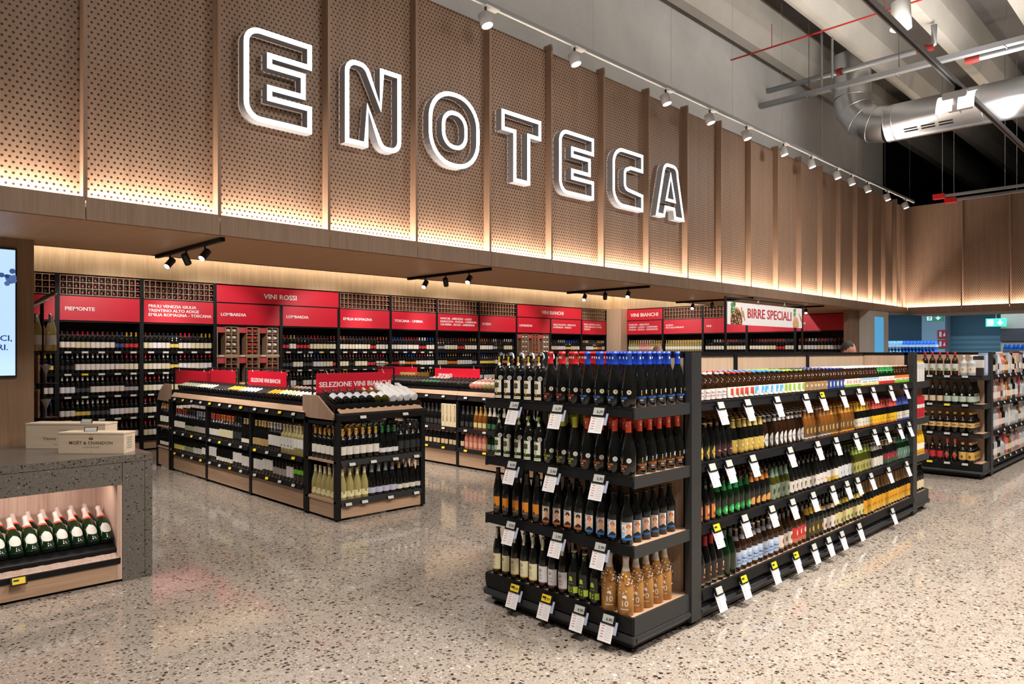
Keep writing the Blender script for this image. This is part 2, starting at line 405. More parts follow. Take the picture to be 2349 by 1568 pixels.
class Mass:                                       # many bottles past the limit joined into one object
    def __init__(s): s.V = []; s.L = []; s.N = []; s.Mi = []; s.mats = []; s.n = 0
    def add(s, me, loc, rz=0, tilt=0, sc=1.):
        key = me.name
        if key not in MASSC:
            v = np.empty(len(me.vertices)*3); me.vertices.foreach_get('co', v)
            l = np.empty(len(me.loops), int); me.loops.foreach_get('vertex_index', l)
            t = np.empty(len(me.polygons), int); me.polygons.foreach_get('loop_total', t)
            mi = np.empty(len(me.polygons), int); me.polygons.foreach_get('material_index', mi)
            MASSC[key] = (v.reshape(-1, 3), l, t, mi)
        v, l, t, mi = MASSC[key]
        R = np.array(Euler((tilt, 0, rz)).to_matrix())
        mm = []
        for m in me.materials:
            if m not in s.mats: s.mats.append(m)
            mm.append(s.mats.index(m))
        s.V.append(v @ R.T*sc + np.array(loc)); s.L.append(l+s.n); s.N.append(t); s.Mi.append(np.array(mm)[mi]); s.n += len(v)
    def build(s, name, label, cat='bottles'):
        V = np.concatenate(s.V); L = np.concatenate(s.L); N = np.concatenate(s.N); K = np.concatenate(s.Mi)
        me = bpy.data.meshes.new(name); me.vertices.add(len(V)); me.vertices.foreach_set('co', V.ravel())
        me.loops.add(len(L)); me.loops.foreach_set('vertex_index', L)
        me.polygons.add(len(N)); me.polygons.foreach_set('loop_start', np.concatenate([[0], np.cumsum(N)[:-1]]))
        me.polygons.foreach_set('material_index', K); me.polygons.foreach_set('use_smooth', np.ones(len(N), bool))
        for m in s.mats: me.materials.append(m)
        me.update(calc_edges=True); me.validate()
        o = link(name, me); tag(o, label, cat); o['kind'] = 'stuff'; return o
MASSC = {}
# ---------------------------------------------------------------- floor, roof, outer walls
fl = struct('floor', box((-7, -9, -.1), (29, 15, 0), 'terrazzo_floor').mesh('floor'))
jt = MB()
for x in (4.9, 9.9, 14.9): jt.box((x-.002, -9, -.001), (x+.002, 14, .0006), P('8A8078'))
for y in (4.75, 9.4): jt.box((-7, y-.002, -.001), (28, y+.002, .0006), P('8A8078'))
o = part('floor_joint', jt, fl); o['kind'] = 'stuff'
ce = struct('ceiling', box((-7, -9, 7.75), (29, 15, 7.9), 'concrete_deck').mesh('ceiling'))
for y in (6.08, 4.82, 3.6, 2.4, 1.2, 0., -1.2, -2.4, -3.6, -5.0, -6.4, -7.8):
    part('rib', MB().prism([(y-.09, 7.0), (y+.09, 7.0), (y+.21, 7.3), (y+.25, 7.76), (y-.25, 7.76), (y-.21, 7.3)], 'x', -7, 28.9, 'concrete_rib'), ce)
struct('wall_front', box((-7, 6.36, 2.5), (19.6, 6.6, 7.76), 'concrete').mesh('w'))
struct('wall_right', box((28.4, -9, 0), (28.6, 15, 7.8), P('1B1B1D', .9)).mesh('w'))
struct('wall_left', box((-7, -9, 0), (-6.8, 15, 7.8), P('9A928A', .9)).mesh('w'))
struct('wall_rear', box((-7, -9, 0), (28.5, -8.8, 7.8), P('9A928A', .9)).mesh('w'))
# ---------------------------------------------------------------- perforated front above the wine department
fa = struct('wall_facade')
ends = FINS+[XC]
for i in range(len(ends)-1):
    x0, x1 = ends[i], ends[i+1]
    part('perforated_panel', box((x0+.014, YF+.10, 2.5), (x1-.014, YF+.12, 5.0), 'oak_perforated_x'), fa)
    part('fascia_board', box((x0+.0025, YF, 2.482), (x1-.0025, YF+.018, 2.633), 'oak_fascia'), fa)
for x in FINS: part('fin', box((x-.013, YF+.012, 2.61), (x+.013, YF+.13, 5.05), 'oak_v'), fa)
part('trough_floor', box((-1.4, YF+.018, 2.55), (XC, YF+.10, 2.565), 'oak_x'), fa)
RY = [5.4, 4.31, 3.42, 2.52, 1.62, .72, -.2]
for y1, y0 in zip(RY, RY[1:]):
    part('perforated_panel', box((XC+.10, y0+.014, 2.5), (XC+.12, y1-.014+(.1 if y1 == 5.4 else 0), 4.98), 'oak_perforated_y'), fa)
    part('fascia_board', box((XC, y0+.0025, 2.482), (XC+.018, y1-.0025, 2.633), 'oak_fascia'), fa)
    part('fin', box((XC+.012, y0-.014, 2.61), (XC+.13, y0+.014, 5.03), 'oak_v'), fa)
part('trough_floor', box((XC+.018, -.2, 2.55), (XC+.10, YF, 2.565), 'oak_y'), fa)
part('corner_post', box((XC-.16, YF+.085, 2.5), (XC+.125, YF+.125, 5.02), 'oak_v'), fa)
struct('soffit', box((-1.4, YF+.0185, 2.477), (XC+.15, 6.9, 2.53), 'oak_soffit').mesh('soffit'))
struct('trim_1', box((-1.4, 6.9, 2.47), (16.3, 6.915, 2.60), 'oak_x').mesh('t'))
struct('soffit', box((XC+.0185, -.2, 2.477), (XC+1.5, YF, 2.53), 'oak_soffit').mesh('soffit'))
struct('ceiling_wine_room', box((-1.4, 6.3, 3.32), (18.6, 13.2, 3.4), P('5A5048', .9)).mesh('c'))
# lit walls above the shelving
WX = 16.4; WY = 12.49
struct('wall_back', box((-1.4, WY+.02, 2.795), (WX+.3, WY+.2, 3.32), 'oak_wall').mesh('w'))
struct('wall_side', box((WX+.02, 5.75, 2.795), (WX+.2, WY+.1, 3.32), 'oak_wall').mesh('w'))
struct('wall_behind_shelves', box((-1.4, WY+.5, 0), (WX+.7, WY+.6, 2.5), P('181210', .8)).mesh('w'))
struct('wall_behind_shelves', box((WX+.5, 5.75, 0), (WX+.6, WY+.5, 2.5), P('181210', .8)).mesh('w'))
struct('trim_2', box((WX-.28, WY-.5, 0), (WX+.02, WY+.02, 2.795), 'oak_pale').mesh('t'))
struct('wall_end', box((15.9, 5.63, 0), (WX+.6, 5.74, 2.476), 'oak_pale').mesh('w'))
struct('column_screen', box((-1.4, 6.66, 0), (1.312, 6.95, 2.477), 'oak_column').mesh('c'))
struct('wall_end', box((15.33, 5.63, 0), (15.87, 5.73, 2.476), 'oak_v').mesh('w'))
co = struct('column_end', box((15.88, 5.41, 0), (17.03, 5.62, 2.477), P('D8D2CA', .7)).mesh('c'))
part('niche_panel', box((16.18, 5.402, .9), (16.70, 5.42, 2.35), M('blue_backlit_panel', hx('4F9FD0'), .5, emit=.8)), co)
# ---------------------------------------------------------------- illuminated letters
def arc(cx, cy, r, a0, a1, n=8): return [(cx+r*cos(radians(a0+(a1-a0)*i/n)), cy+r*sin(radians(a0+(a1-a0)*i/n))) for i in range(n+1)]
def offset(poly, t):
    n = len(poly); out = []
    area2 = sum(poly[i][0]*poly[(i+1) % n][1]-poly[(i+1) % n][0]*poly[i][1] for i in range(n)); sg = 1 if area2 > 0 else -1
    for i in range(n):
        a, b, c = poly[i-1], poly[i], poly[(i+1) % n]
        d1 = Vector((b[0]-a[0], b[1]-a[1])).normalized(); d2 = Vector((c[0]-b[0], c[1]-b[1])).normalized()
        n1 = Vector((-d1.y, d1.x))*sg; n2 = Vector((-d2.y, d2.x))*sg; m = n1+n2
        m = m/max(.25, m.dot(n1)) if m.length > 1e-6 else n1
        out.append((b[0]+m.x*t, b[1]+m.y*t))
    return out
def ell(w, h):
    return {'E': [(w, h), (w, .713*h), (.40*w, .713*h), (.40*w, .655*h), (.90*w, .655*h), (.90*w, .365*h), (.40*w, .365*h), (.40*w, .307*h), (w, .307*h), (w, 0)]}['E'] + arc(.24*w, .24*w, .24*w, 270, 180) + arc(.22*w, h-.22*w, .22*w, 180, 90)
def loops(ch, w, h):
    if ch == 'E': return [(ell(w, h), 1)]
    if ch == 'N':
        return [([(0, 0)] + arc(.19*w, h-.19*w, .19*w, 180, 90, 6) + arc(.25*w, h-.2*w, .2*w, 80, 25, 5) + [(.61*w, .55*h), (.61*w, h), (w, h)]
                 + arc(.81*w, .19*w, .19*w, 0, -90, 6) + arc(.75*w, .2*w, .2*w, 260, 205, 5) + [(.40*w, .45*h), (.40*w, 0)], 1)]
    if ch == 'O':
        r = .46*w
        o = arc(w-r, h-r, r, 0, 90) + arc(r, h-r, r, 90, 180) + arc(r, r, r, 180, 270) + arc(w-r, r, r, 270, 360)
        r2 = .17*w; a, b, c, d = .31*w, .69*w, .30*h, .70*h
        i = arc(b-r2, d-r2, r2, 0, 90, 6) + arc(a+r2, d-r2, r2, 90, 180, 6) + arc(a+r2, c+r2, r2, 180, 270, 6) + arc(b-r2, c+r2, r2, 270, 360, 6)
        return [(o, 1), (i, 1)]
    if ch == 'T': return [([(0, h), (0, .70*h), (.29*w, .70*h), (.29*w, 0), (.71*w, 0), (.71*w, .70*h), (w, .70*h), (w, h)], 1)]
    if ch == 'C':
        return [([(w, h), (w, .68*h)] + [(.58*w, .68*h)] + arc(.50*w, .58*h, .08*w, 90, 180, 4) + arc(.50*w, .42*h, .08*w, 180, 270, 4) + [(.58*w, .34*h), (w, .30*h), (w, 0)]
                 + arc(.34*w, .34*w, .34*w, 270, 180) + arc(.32*w, h-.32*w, .32*w, 180, 90), 1)]
    if ch == 'A':
        return [([(0, 0), (.30*w, 0), (.35*w, .16*h), (.60*w, .16*h), (.64*w, 0), (w, 0)] + [(.78*w, .80*h)] + arc(.60*w, h-.18*w, .18*w, 20, 90, 5) + arc(.42*w, h-.18*w, .18*w, 90, 160, 5) + [(.22*w, .80*h)], 1),
                ([(.40*w, .36*h), (.62*w, .36*h), (.51*w, .74*h)], 1)]
LET = [('E', 2.44, 3.022, 'first'), ('N', 3.335, 3.925, ''), ('O', 4.245, 4.895, ''), ('T', 5.205, 5.81, ''), ('E', 6.11, 6.735, 'second'), ('C', 7.10, 7.745, ''), ('A', 8.03, 8.73, '')]
RET = M('letter_return', (.40, .41, .45), .45)
for ch, x0, x1, wh in LET:
    z0, h = 3.405, .735; t = thing('sign_letter', f'glowing white outlined {(wh+" ") if wh else ""}letter {ch} on the perforated oak front', 'sign', (x0, YF+.09, z0), 0, 'letters of the lit sign')
    face, ret = MB(), MB()
    for poly, sg in loops(ch, x1-x0, h):
        n = len(poly); inner = offset(poly, .042); yf = -.085
        if ch == 'O' or ch == 'A':
            if poly is not loops(ch, x1-x0, h)[0][0] and len(poly) < 30 and max(p[0] for p in poly) < .9*(x1-x0): inner = offset(poly, -.04)
        face.add([(p[0], yf, p[1]) for p in poly]+[(p[0], yf, p[1]) for p in inner], [(i, (i+1) % n, n+(i+1) % n, n+i) for i in range(n)], GLOW)
        for q in (poly, inner):
            ret.add([(p[0], yf, p[1]) for p in q]+[(p[0], 0, p[1]) for p in q], [(i, (i+1) % n, n+(i+1) % n, n+i) for i in range(n)], RET)
    part('lit_face', face, t, 'white glowing front outline'); part('return', ret, t, 'grey side walls of the outline')
# ---------------------------------------------------------------- the beer gondola in front
GZ = [1.30, .937, .568, .19]; SHELFN = ['top shelf', 'second shelf', 'third shelf', 'bottom shelf']
def rail(mb, ax, lo, hi, f, z, s=1):                # price rail; f = front coordinate, s = direction pointing out of the shelf (-1 or +1)
    mb.prism([(f-s*.03, z+.004), (f-s*.03, z-.02), (f+s*.004, z-.050), (f+s*.010, z-.047), (f-s*.002, z-.012), (f-s*.002, z+.004)], ax, lo, hi, BLACK)
def base_unit(mb, x0, x1, y0, y1):
    mb.box((x0+.015, y0+.015, .10), (x1-.0, y1-.015, .172), BLACK); mb.box((x0+.03, y0+.03, .03), (x1, y1-.03, .10), BLACK)
def gondola_end(name, label, x0, x1, y0, y1, far=False):
    t = thing(name, label, 'shelf', (x0, y0, 0)); o = (x0, y0, 0); s = 1 if far else -1
    xo, xi = (x1, x0) if far else (x0, x1)          # outer front, inner back
    L = lambda p, q: (min(p, q), max(p, q))
    b = MB(o); a, c = L(xo-s*.015, xi); b.box((a, y0+.015, .09), (c, y1-.015, .172), DGREY); part('plinth', b, t, bev=.004)
    b = MB(o); a, c = L(xo-s*.03, xi); b.box((a, y0+.03, .025), (c, y1-.03, .09), BLACK); part('kickboard', b, t)
    b = MB(o)
    b.prism([(y0+.016, .10), (y0-.004, .095), (y0-.012, .078), (y0-.004, .06), (y0+.016, .055)], 'x', *L(xo-s*.02, xi), DGREY)
    b.prism([(xo-s*.016, .10), (xo+s*.004, .095), (xo+s*.012, .078), (xo+s*.004, .06), (xo-s*.016, .055)], 'y', y0-.006, y1+.006, DGREY); part('bumper', b, t)
    for fx in (xo-s*.06, xi+s*.1):
        for fy in (y0+.06, y1-.06): part('foot', MB(o).tube([(fx, fy, 0), (fx, fy, .008), (fx, fy, .012), (fx, fy, .03)], [.03, .03, .014, .014], BLACK, 12), t)
    a, c = L(xi-s*.0, xi-s*.02)
    part('back_panel', box((a, y0+.07, .19), (c, y1-.07, 1.57), 'oak_pale', o), t)
    b = MB(o); b.box((a-.004, y0+.045, .15), (c+.004, y0+.07, 1.595), BLACK); b.box((a-.004, y1-.07, .15), (c+.004, y1-.045, 1.595), BLACK); b.box((a-.004, y0+.045, 1.57), (c+.004, y1-.045, 1.597), BLACK)
    part('panel_frame', b, t)
    a, c = L(xi-s*.035, xi+s*.09) if far else L(xi-.05, xi+.062)
    for yy in (y0-.012, y1-.033): part('upright', box((a, yy, .03), (c, yy+.045, 1.6), DGREY, o), t, bev=.003)
    for z in GZ:
        a, c = L(xo-s*.01, xi-s*.02)
        k = part('shelf', box((a, y0+.012, z-.02), (c, y1-.012, z), 'oak_x', o), t)
        b = MB(o)
        if z > .3:
            rail(b, 'y', y0+.004, y1-.004, xo-s*.004, z, s); part('price_rail', b, k, 'black price rail')
            for yy in (y0-.004, y1-.006):
                a2, c2 = L(xo-s*.004, xi)
                part('bracket', MB(o).prism([(a2, z+.006), (c2, z+.006), (c2, z-.06 if not far else z-.075), (c2-.04 if not far else c2, z-.058), (a2, z-.058)], 'y', yy, yy+.01, DGREY), k, 'dark grey side plate')
        else:
            b.prism([(xo-s*.02, z+.006), (xo+s*.002, z+.006), (xo+s*.004, z-.03), (xo-s*.004, z-.08), (xo-s*.02, z-.08)], 'y', y0+.004, y1-.004, BLACK); part('price_rail', b, k, 'black price rail')
            for yy in (y0-.0, y1-.014): part('bracket', box((L(xo-s*.01, xi)[0], yy, z-.09), (L(xo-s*.01, xi)[1], yy+.014, z+.008), DGREY, o), k, 'dark grey side plate')
    return t
def gondola_bay(label, x0, x1, y0, y1, ym, group, ztop=1.597, first=False, last=False):
    o = (x0, y0, 0); t = thing('gondola_shelf_bay', label, 'shelf', o, 0, group)
    part('plinth', MB(o).prism([(y0+.014, .168), (y0+.03, .10), (y0-.0, .086), (y0-.008, .07), (y0, .055), (y0+.02, .05), (y0+.02, .022), (ym, .022), (ym, .168)], 'x', x0+.002, x1-.002, DGREY), t)
    part('rear_plinth', box((x0+.002, ym, .022), (x1-.002, y1-.01, .168), BLACK, o), t)
    part('back_panel', box((x0+.02, ym-.012, .19), (x1-.02, ym+.012, 1.575), 'oak_pale', o), t)
    part('top_rail', box((x0, ym-.02, 1.572), (x1, ym+.02, ztop), BLACK, o), t)
    part('upright', box((x0-.024, ym-.022, .02), (x0+.024, ym+.022, ztop-.001), BLACK, o), t)
    for z in GZ:
        k = part('shelf', box((x0+.003, y0+.012, z-.02), (x1-.003, ym-.012, z), 'oak_x', o), t)
        b = MB(o)
        if z > .3: rail(b, 'x', x0+.004, x1-.004, y0+.008, z, -1)
        else: b.prism([(y0+.012, z+.006), (y0-.004, z+.004), (y0-.012, z-.052), (y0-.004, z-.058), (y0+.012, z-.012)], 'x', x0+.004, x1-.004, BLACK)
        part('price_rail', b, k, 'black price rail')
        if z > .3: part('rear_shelf', box((x0+.003, ym+.012, z-.02), (x1-.003, y1-.01, z), 'oak_x', o), t)
    return t
gondola_end('gondola_end_shelf', 'black shelf end facing the open floor, packed with large dark beer bottles', 3.115, 3.715, 2.235, 3.385)
BX = [3.777, 5.05, 6.35, 7.72]
for i, nm in enumerate(('nearest third of the long black beer shelf', 'middle third of the long black beer shelf', 'farthest third of the long black beer shelf')):
    gondola_bay(nm, BX[i], BX[i+1], 2.225, 3.385, 2.70, 'bays of the long beer shelf')
gondola_end('gondola_end_shelf', 'far end of the beer shelf, holding cartons, jars and orange juice bottles', 7.735, 8.25, 2.235, 3.385, True)
# ---- price tags
TAGH = {}
def price_tag(loc, rz, label, group, yellow=False, card=True, price=None, big=True):
    t = thing('price_tag', label, 'price tag', loc, rz, group)
    key = (yellow, card, price)
    if key not in TAGH:
        R = Matrix.Rotation(radians(-20), 3, 'X'); D, N, X1 = R @ Vector((0, 0, -1)), R @ Vector((0, -1, 0)), Vector((1, 0, 0))
        h = MB().obox(D*.024+N*.005, (.092, .012, .054), R, BLACK).mesh('holder', .0015)
        d = MB().obox(D*.023+N*.0115, (.070, .002, .040), R, LCDY if yellow else LCD)
        pr = MB()
        if price: text_flat(pr, price, .022, D*.033+N*.0130-X1*.012, (1, 0, 0), R @ Vector((0, 0, 1)), INK, bold=.03)
        if yellow: pr.obox(D*.02+N*.0128-X1*.014, (.03, .0006, .012), R, INK)
        cd = MB().obox(D*.094+N*.004-X1*.004, (.090, .0014, .098), R, CARD)
        sl = MB().obox(D*.062+N*.000+X1*.006, (.108, .0016, .066), R, CLEAR)
        ln = MB(); Z1 = -D; Q = D*.094+N*.005
        for i in range(5): ln.obox(Q-X1*.026+Z1*(.030-i*.014), (.022-.004*(i % 2), .0004, .0035), R, P('C46A6A'))
        for i in range(7): ln.obox(Q+X1*.014+Z1*(.028-i*.0105), (.038, .0004, .002), R, P('B9B4BC'))
        TAGH[key] = (h, d.mesh('display'), pr.mesh('price_digits') if pr.v else None, cd.mesh('info_card'), sl.mesh('clear_holder'), ln.mesh('print'))
    h, d, pr, cd, sl, ln = TAGH[key]
    link('holder', h, t); k = link('display', d, t, 'yellow offer display' if yellow else 'grey price display')
    if pr: link('price_digits', pr, k)
    if card: link('clear_holder', sl, t); k = link('info_card', cd, t, 'white printed card'); link('print', ln, k)
    return t
EY = [[3.09, 2.74, 2.44], [3.11, 2.78, 2.44], [3.12, 2.74, 2.43], [3.09, 2.83, 2.58, 2.38]]
EPR = [['5,90', '6,29', '6,29'], ['4,90', '5,90', '5,90'], ['4,90', '3,99', '3,99'], ['3,99', '2,99', '4,90', '6,90']]
for r, z in enumerate(GZ):
    for i, y in enumerate(EY[r]):
        yl = r == 3 and i < 2
        price_tag((3.10 if r < 3 else 3.105, y, z-.004), radians(-90), f'{"yellow" if yl else "grey"} price tag with hanging card, {nth(i)} from left, {SHELFN[r]} of gondola end', 'price tags on the shelf end', yl, True, EPR[r][i])
TX = [[3.97, 4.31, 4.73, 5.19, 5.48, 5.88, 6.23, 6.56, 7.0, 7.41], [3.87, 4.07, 4.38, 4.93, 5.40, 5.75, 6.16, 6.59, 6.89, 7.24, 7.52],
      [3.92, 4.27, 4.65, 4.97, 5.32, 5.68, 5.97, 6.20, 6.51, 6.95, 7.45], [3.93, 4.24, 4.66, 5.00, 5.31, 5.58, 5.84, 6.21, 7.02]]
for r, z in enumerate(GZ):
    for i, x in enumerate(TX[r]):
        yl = (r, i) in ((0, 4), (2, 0), (3, 1), (3, 2), (3, 3))
        price_tag((x, 2.222 if r < 3 else 2.212, z-.004), 0, f'{"yellow" if yl else "grey"} price tag with hanging card, {nth(i)} along {SHELFN[r]} of long gondola', 'price tags on the long shelf', yl)
# ---- bottles on the shelf end
MED = [('e', .0, .085, .0125, .0125, P('D9D2BE')), ('e', .0, .085, .0098, .0098, P('3A342B')), ('e', .0, .085, .0088, .0088, P('CFC7B2')), ('e', .001, .086, .004, .004, P('5C5446'))]
def club(cap, tc, sub, side=False):
    cm = P(cap, .4); w = 'DAD4C8'
    it = [('t', 'COLLESI', .0155, -.002, .049, P(tc), dict(bold=.03)), ('p', [(-.011, .043), (.011, .043), (.011, .0405), (-.011, .0405)], P(w)), ('p', [(-.009, .038), (.009, .038), (.009, .036), (-.009, .036)], P(w)),
          ('t', sub, .009, 0, .025, P(tc)), ('p', [(-.0035, .083), (.0005, .083), (0, .064), (-.003, .064)], P('C9A14A')), ('e', -.0015, .089, .002, .004, P('E8E4DA'))]
    med = MED if not cap == 'B5BE1A' and not cap == 'D8442A' else [('e', .0, .085, .0135, .0135, P('C9C9C6')), ('p', [(-.004, .082), (-.003, .081), (.005, .088), (.004, .089)], P('555555'))]
    ex = [('front_print', 'front_print', bent('club', it, ang=-.12)), ('medal', 'medal', bent('club', [(m[0], m[1]+.022, *m[2:]) if m[0] == 'e' else ('p', [(a+.022, b) for a, b in m[1]], m[2]) for m in med], eps=.0012, ang=.25))]
    cp = [('e', 0., .268, .004, .008, P('E9E4E0')), ('p', [(-.009, .2875), (.009, .2875), (.009, .2865), (-.009, .2865)], cm)]
    return bottle('club', 'black', [('foil_cap', .232, .31, 180, cm)], 20, True, ex + [('foil_cap', 'cap_emblem', bent('club', cp[:1]))])
def swing(lc, lc2):
    w, y = P('E6E2D8'), P(lc)
    it = [('p', [(-.024, .125), (.022, .125), (.022, .048), (-.024, .048)], w), ('p', [(-.012, .128), (-.004, .128), (-.004, .036), (-.008, .041), (-.012, .036)], y), ('p', [(-.022, .108), (.006, .108), (.006, .076), (-.022, .076)], P('3D3A31')),
          ('p', [(-.017, .101), (.001, .101), (.001, .099), (-.017, .099)], P('8A7A44')), ('p', [(-.017, .093), (.001, .093), (.001, .091), (-.017, .091)], P('8A7A44')), ('p', [(-.026, .029), (.024, .029), (.024, .012), (-.026, .012)], w), ('p', [(-.026, .023), (.024, .023), (.024, .019), (-.026, .019)], y)]
    md = [('e', .018, .14, .0135, .0135, P('E4E2DF')), ('e', .018, .14, .010, .010, P('8B8278')), ('e', .018, .14, .004, .004, P('D8D2C8'))]
    nk = [('p', [(-.006, .272), (.006, .272), (.004, .235), (-.004, .235)], y), ('e', 0, .226, .010, .011, P('D6CFC2')), ('e', 0, .226, .005, .005, P('8A8278'))]
    wire = MB()
    for sx in (-1, 1): wire.tube([(sx*.014, .004, .25), (sx*.02, .012, .262), (sx*.016, .012, .285), (sx*.004, .012, .296)], .0013, STEEL, 5)
    wire.tube([(-.014, .004, .25), (0, .022, .235), (.014, .004, .25)], .0013, STEEL, 5)
    return bottle('swing', 'black', [('stopper', .283, .299, 180, P('1C1B1B', .3))], 18, True,
        [('label', 'label', bent('swing', it)), ('medal', 'medal', bent('swing', md, eps=.0013)), ('neck_tag', 'neck_tag', bent('swing', nk, eps=.002)), ('wire_clip', 'wire_clip', wire.mesh('wire'))])
def figure_label(bg, hair, dress, band, letter):
    w = P(bg); sk = P('E9B48E'); z0 = .028
    it = [('p', [(-.030, .122), (-.010, .122), (.010, .122), (.030, .122), (.030, z0), (.010, z0), (-.010, z0), (-.030, z0)], w)]
    if letter == 'blue': it += [('p', [(-.029, .075), (-.008, .07), (-.004, .045), (-.029, .045)], P('9CC4E6')), ('t', 'A', .03, -.017, .078, P('B0242E'), dict(bold=.0))]
    else: it += [('t', 'A', .022, -.022, .09, P('B0242E'))]
    it += [('e', .012, .068, .016, .022, sk), ('e', .010, .095, .0085, .0115, sk), ('e', .010, .105, .0125, .007, P(hair)), ('e', .0005, .098, .004, .007, P(hair)), ('e', .0195, .098, .004, .007, P(hair)),
           ('p', [(-.006, .05), (.012, .062), (.028, .05), (.028, .04), (-.012, .04)], P(dress)), ('e', .0075, .0955, .0012, .0008, INK), ('e', .0125, .0955, .0012, .0008, INK), ('e', .010, .089, .0024, .001, P('B03030')),
           ('p', [(-.030, .040), (-.01, .040), (.01, .04), (.030, .040), (.030, .028), (.01, .028), (-.01, .028), (-.030, .028)], P(band)), ('p', [(-.028, .118), (.02, .118), (.02, .1155), (-.028, .1155)], P('5A5A62'))]
    return bottle('big', 'black', [('crown_cap', .262, .28, 180, P('15100F', .35)), ('neck', .20, .262, 180, GLASS['black'])], 18, True, [('label', 'label', bent('big', it, ang=.05))])
PR = {}
PR['red'] = club('D2202A', 'C0392B', 'ROSSA'); PR['blue'] = club('1546C0', '3F78D8', 'IPA'); PR['yel'] = club('B5BE1A', 'A8B02A', 'BIONDA'); PR['ora'] = club('D8442A', 'D8702A', 'Ambrata')
PR['sw_y'] = swing('D8AE1E', 0); PR['sw_g'] = swing('7FC42A', 0)
PR['strip'] = bottle('slim', 'black', [('neck_foil', .225, .30, 180, P('2A1D16', .45)), ('label', .06, .118, 62, P('E08A2A')), ('label', .04, .06, 62, P('5A4A3A'))], 16, True, [('label', 'print', bent('slim', [('p', [(-.006, .072), (.006, .072), (.006, .058), (-.006, .058)], P('2A2320')), ('p', [(-.02, .052), (.02, .052), (.02, .05), (-.02, .05)], P('C9B58A'))]))])
PR['fig_w'] = figure_label('EFE6DA', '1B1716', '2E1A1C', 'B5642A', 'w'); PR['fig_b'] = figure_label('E8EEF4', 'D9702E', '22222A', '2F6FB5', 'blue')
def cream(c, band, word):
    return bottle('slim', 'black', [('seal_strip', .228, .30, 26, P('D8CFB4')), ('label', .042, .135, 68, P(c, .45)), ('label', .036, .042, 68, P(band))], 16, True,
        [('label', 'print', bent('slim', [('e', .0, .112, .0105, .0105, P('3B3630')), ('e', 0, .112, .009, .009, P(c, .45)), ('e', 0, .111, .004, .006, P('3B3630')), ('t', word, .012, 0, .08, P('A58A55')), ('p', [(-.016, .066), (.016, .066), (.016, .0645), (-.016, .0645)], P('8A8070'))]))])
PR['cream'] = cream('EFE3B8', 'E2B13A', 'Oro'); PR['wht'] = cream('E9E6E8', '9A4A3A', 'EGA')
PR['eight'] = bottle('big', 'black', [('neck_label', .232, .262, 70, P('2A3A22')), ('crown_cap', .262, .28, 180, P('C9C4B8', .35)), ('label', .036, .072, 75, P('B9CF3E'))], 18, True,
    [('label', 'numeral', bent('big', [('t', '8', .058, .004, .034, P('173A1E'), dict(bold=.01, align='CENTER', res=4))], eps=.0011)), ('emblem', 'emblem', bent('big', [('e', 0, .118, .011, .012, P('B9CF3E')), ('p', [(-.012, .112), (.012, .112), (.012, .104), (-.012, .104)], P('B9CF3E')), ('p', [(-.016, .092), (.016, .092), (.016, .089), (-.016, .089)], P('8A9A4A'))])), ('neck_label', 'print', bent('big', [('t', '8', .018, 0, .24, P('B9CF3E'))]))])
def leaves():
    rnd = random.Random(3); it = []
    for i in range(190):
        z = rnd.uniform(.09, .222); 
        if rnd.random() > (z-.07)/.15: continue
        r = rad('champ', z); s_ = rnd.uniform(-pi, pi)*r; a = rnd.uniform(0, 6.28); l = rnd.uniform(.006, .0095)*min(1, r/.034); w = l*.5
        p = [(l, 0), (.3*l, w), (-l, 0), (.3*l, -w)]; it.append(('p', [(s_+x*cos(a)-y*sin(a), z+x*sin(a)+y*cos(a)) for x, y in p], P(rnd.choice(('E7DCD2', 'E7DCD2', '7A4A22')))))
    return it
PR['ten'] = bottle('champ', 'gold', [('neck_foil', .236, .32, 180, P('CFC5BC', .4))], 20, True, [('leaf_pattern', 'leaf_pattern', bent('champ', leaves())),
    ('front_print', 'front_print', bent('champ', [('t', '10', .042, 0, .055, P('F2EEEA'), dict(bold=.0, res=4)), ('e', 0, .105, .011, .009, P('F2EEEA')), ('p', [(-.011, .102), (.011, .102), (.011, .095), (-.011, .095)], P('F2EEEA')), ('t', 'Ambrata', .012, 0, .036, P('F2EEEA'))], eps=.0011))])
E_TOP = [('sw_y', 'tan labelled swing top beer bottle', 'swing_top_bottle')]*5 + [('red', 'red capped dark beer bottle', 'large_beer_bottle')]*3 + [('blue', 'blue capped dark beer bottle', 'large_beer_bottle')]*4
E_2 = [('sw_g', 'green ribboned swing top beer bottle', 'swing_top_bottle')]*5 + [('yel', 'yellow capped dark beer bottle', 'large_beer_bottle')]*3 + [('ora', 'orange capped dark beer bottle', 'large_beer_bottle')]*4
E_3 = [('strip', 'orange labelled slim beer bottle', 'slim_beer_bottle')]*5 + [('fig_w', 'dark haired lady labelled beer bottle', 'picture_beer_bottle')]*4 + [('fig_b', 'red haired lady labelled beer bottle', 'picture_beer_bottle')]*4
E_4 = [('cream', 'cream labelled slim beer bottle', 'slim_beer_bottle')]*5 + [('wht', 'white labelled slim beer bottle', 'slim_beer_bottle')]*3 + [('eight', 'green labelled figure eight beer bottle', 'picture_beer_bottle')]*3 + [('ten', 'gold lacquered figure ten beer bottle', 'gold_beer_bottle')]*2
YC = [[3.30, 3.215, 3.125, 3.04, 2.955, 2.868, 2.772, 2.678, 2.585, 2.49, 2.397, 2.303]]*2 + [[3.32, 3.235, 3.145, 3.06, 2.975, 2.885, 2.805, 2.72, 2.64, 2.56, 2.48, 2.40, 2.315], [3.32, 3.24, 3.16, 3.08, 3.0, 2.925, 2.845, 2.765, 2.685, 2.605, 2.525, 2.43, 2.32]]
ROWN = ['front row', 'second row', 'third row', 'fourth row', 'fifth row', 'back row']
BEERGRP = {}
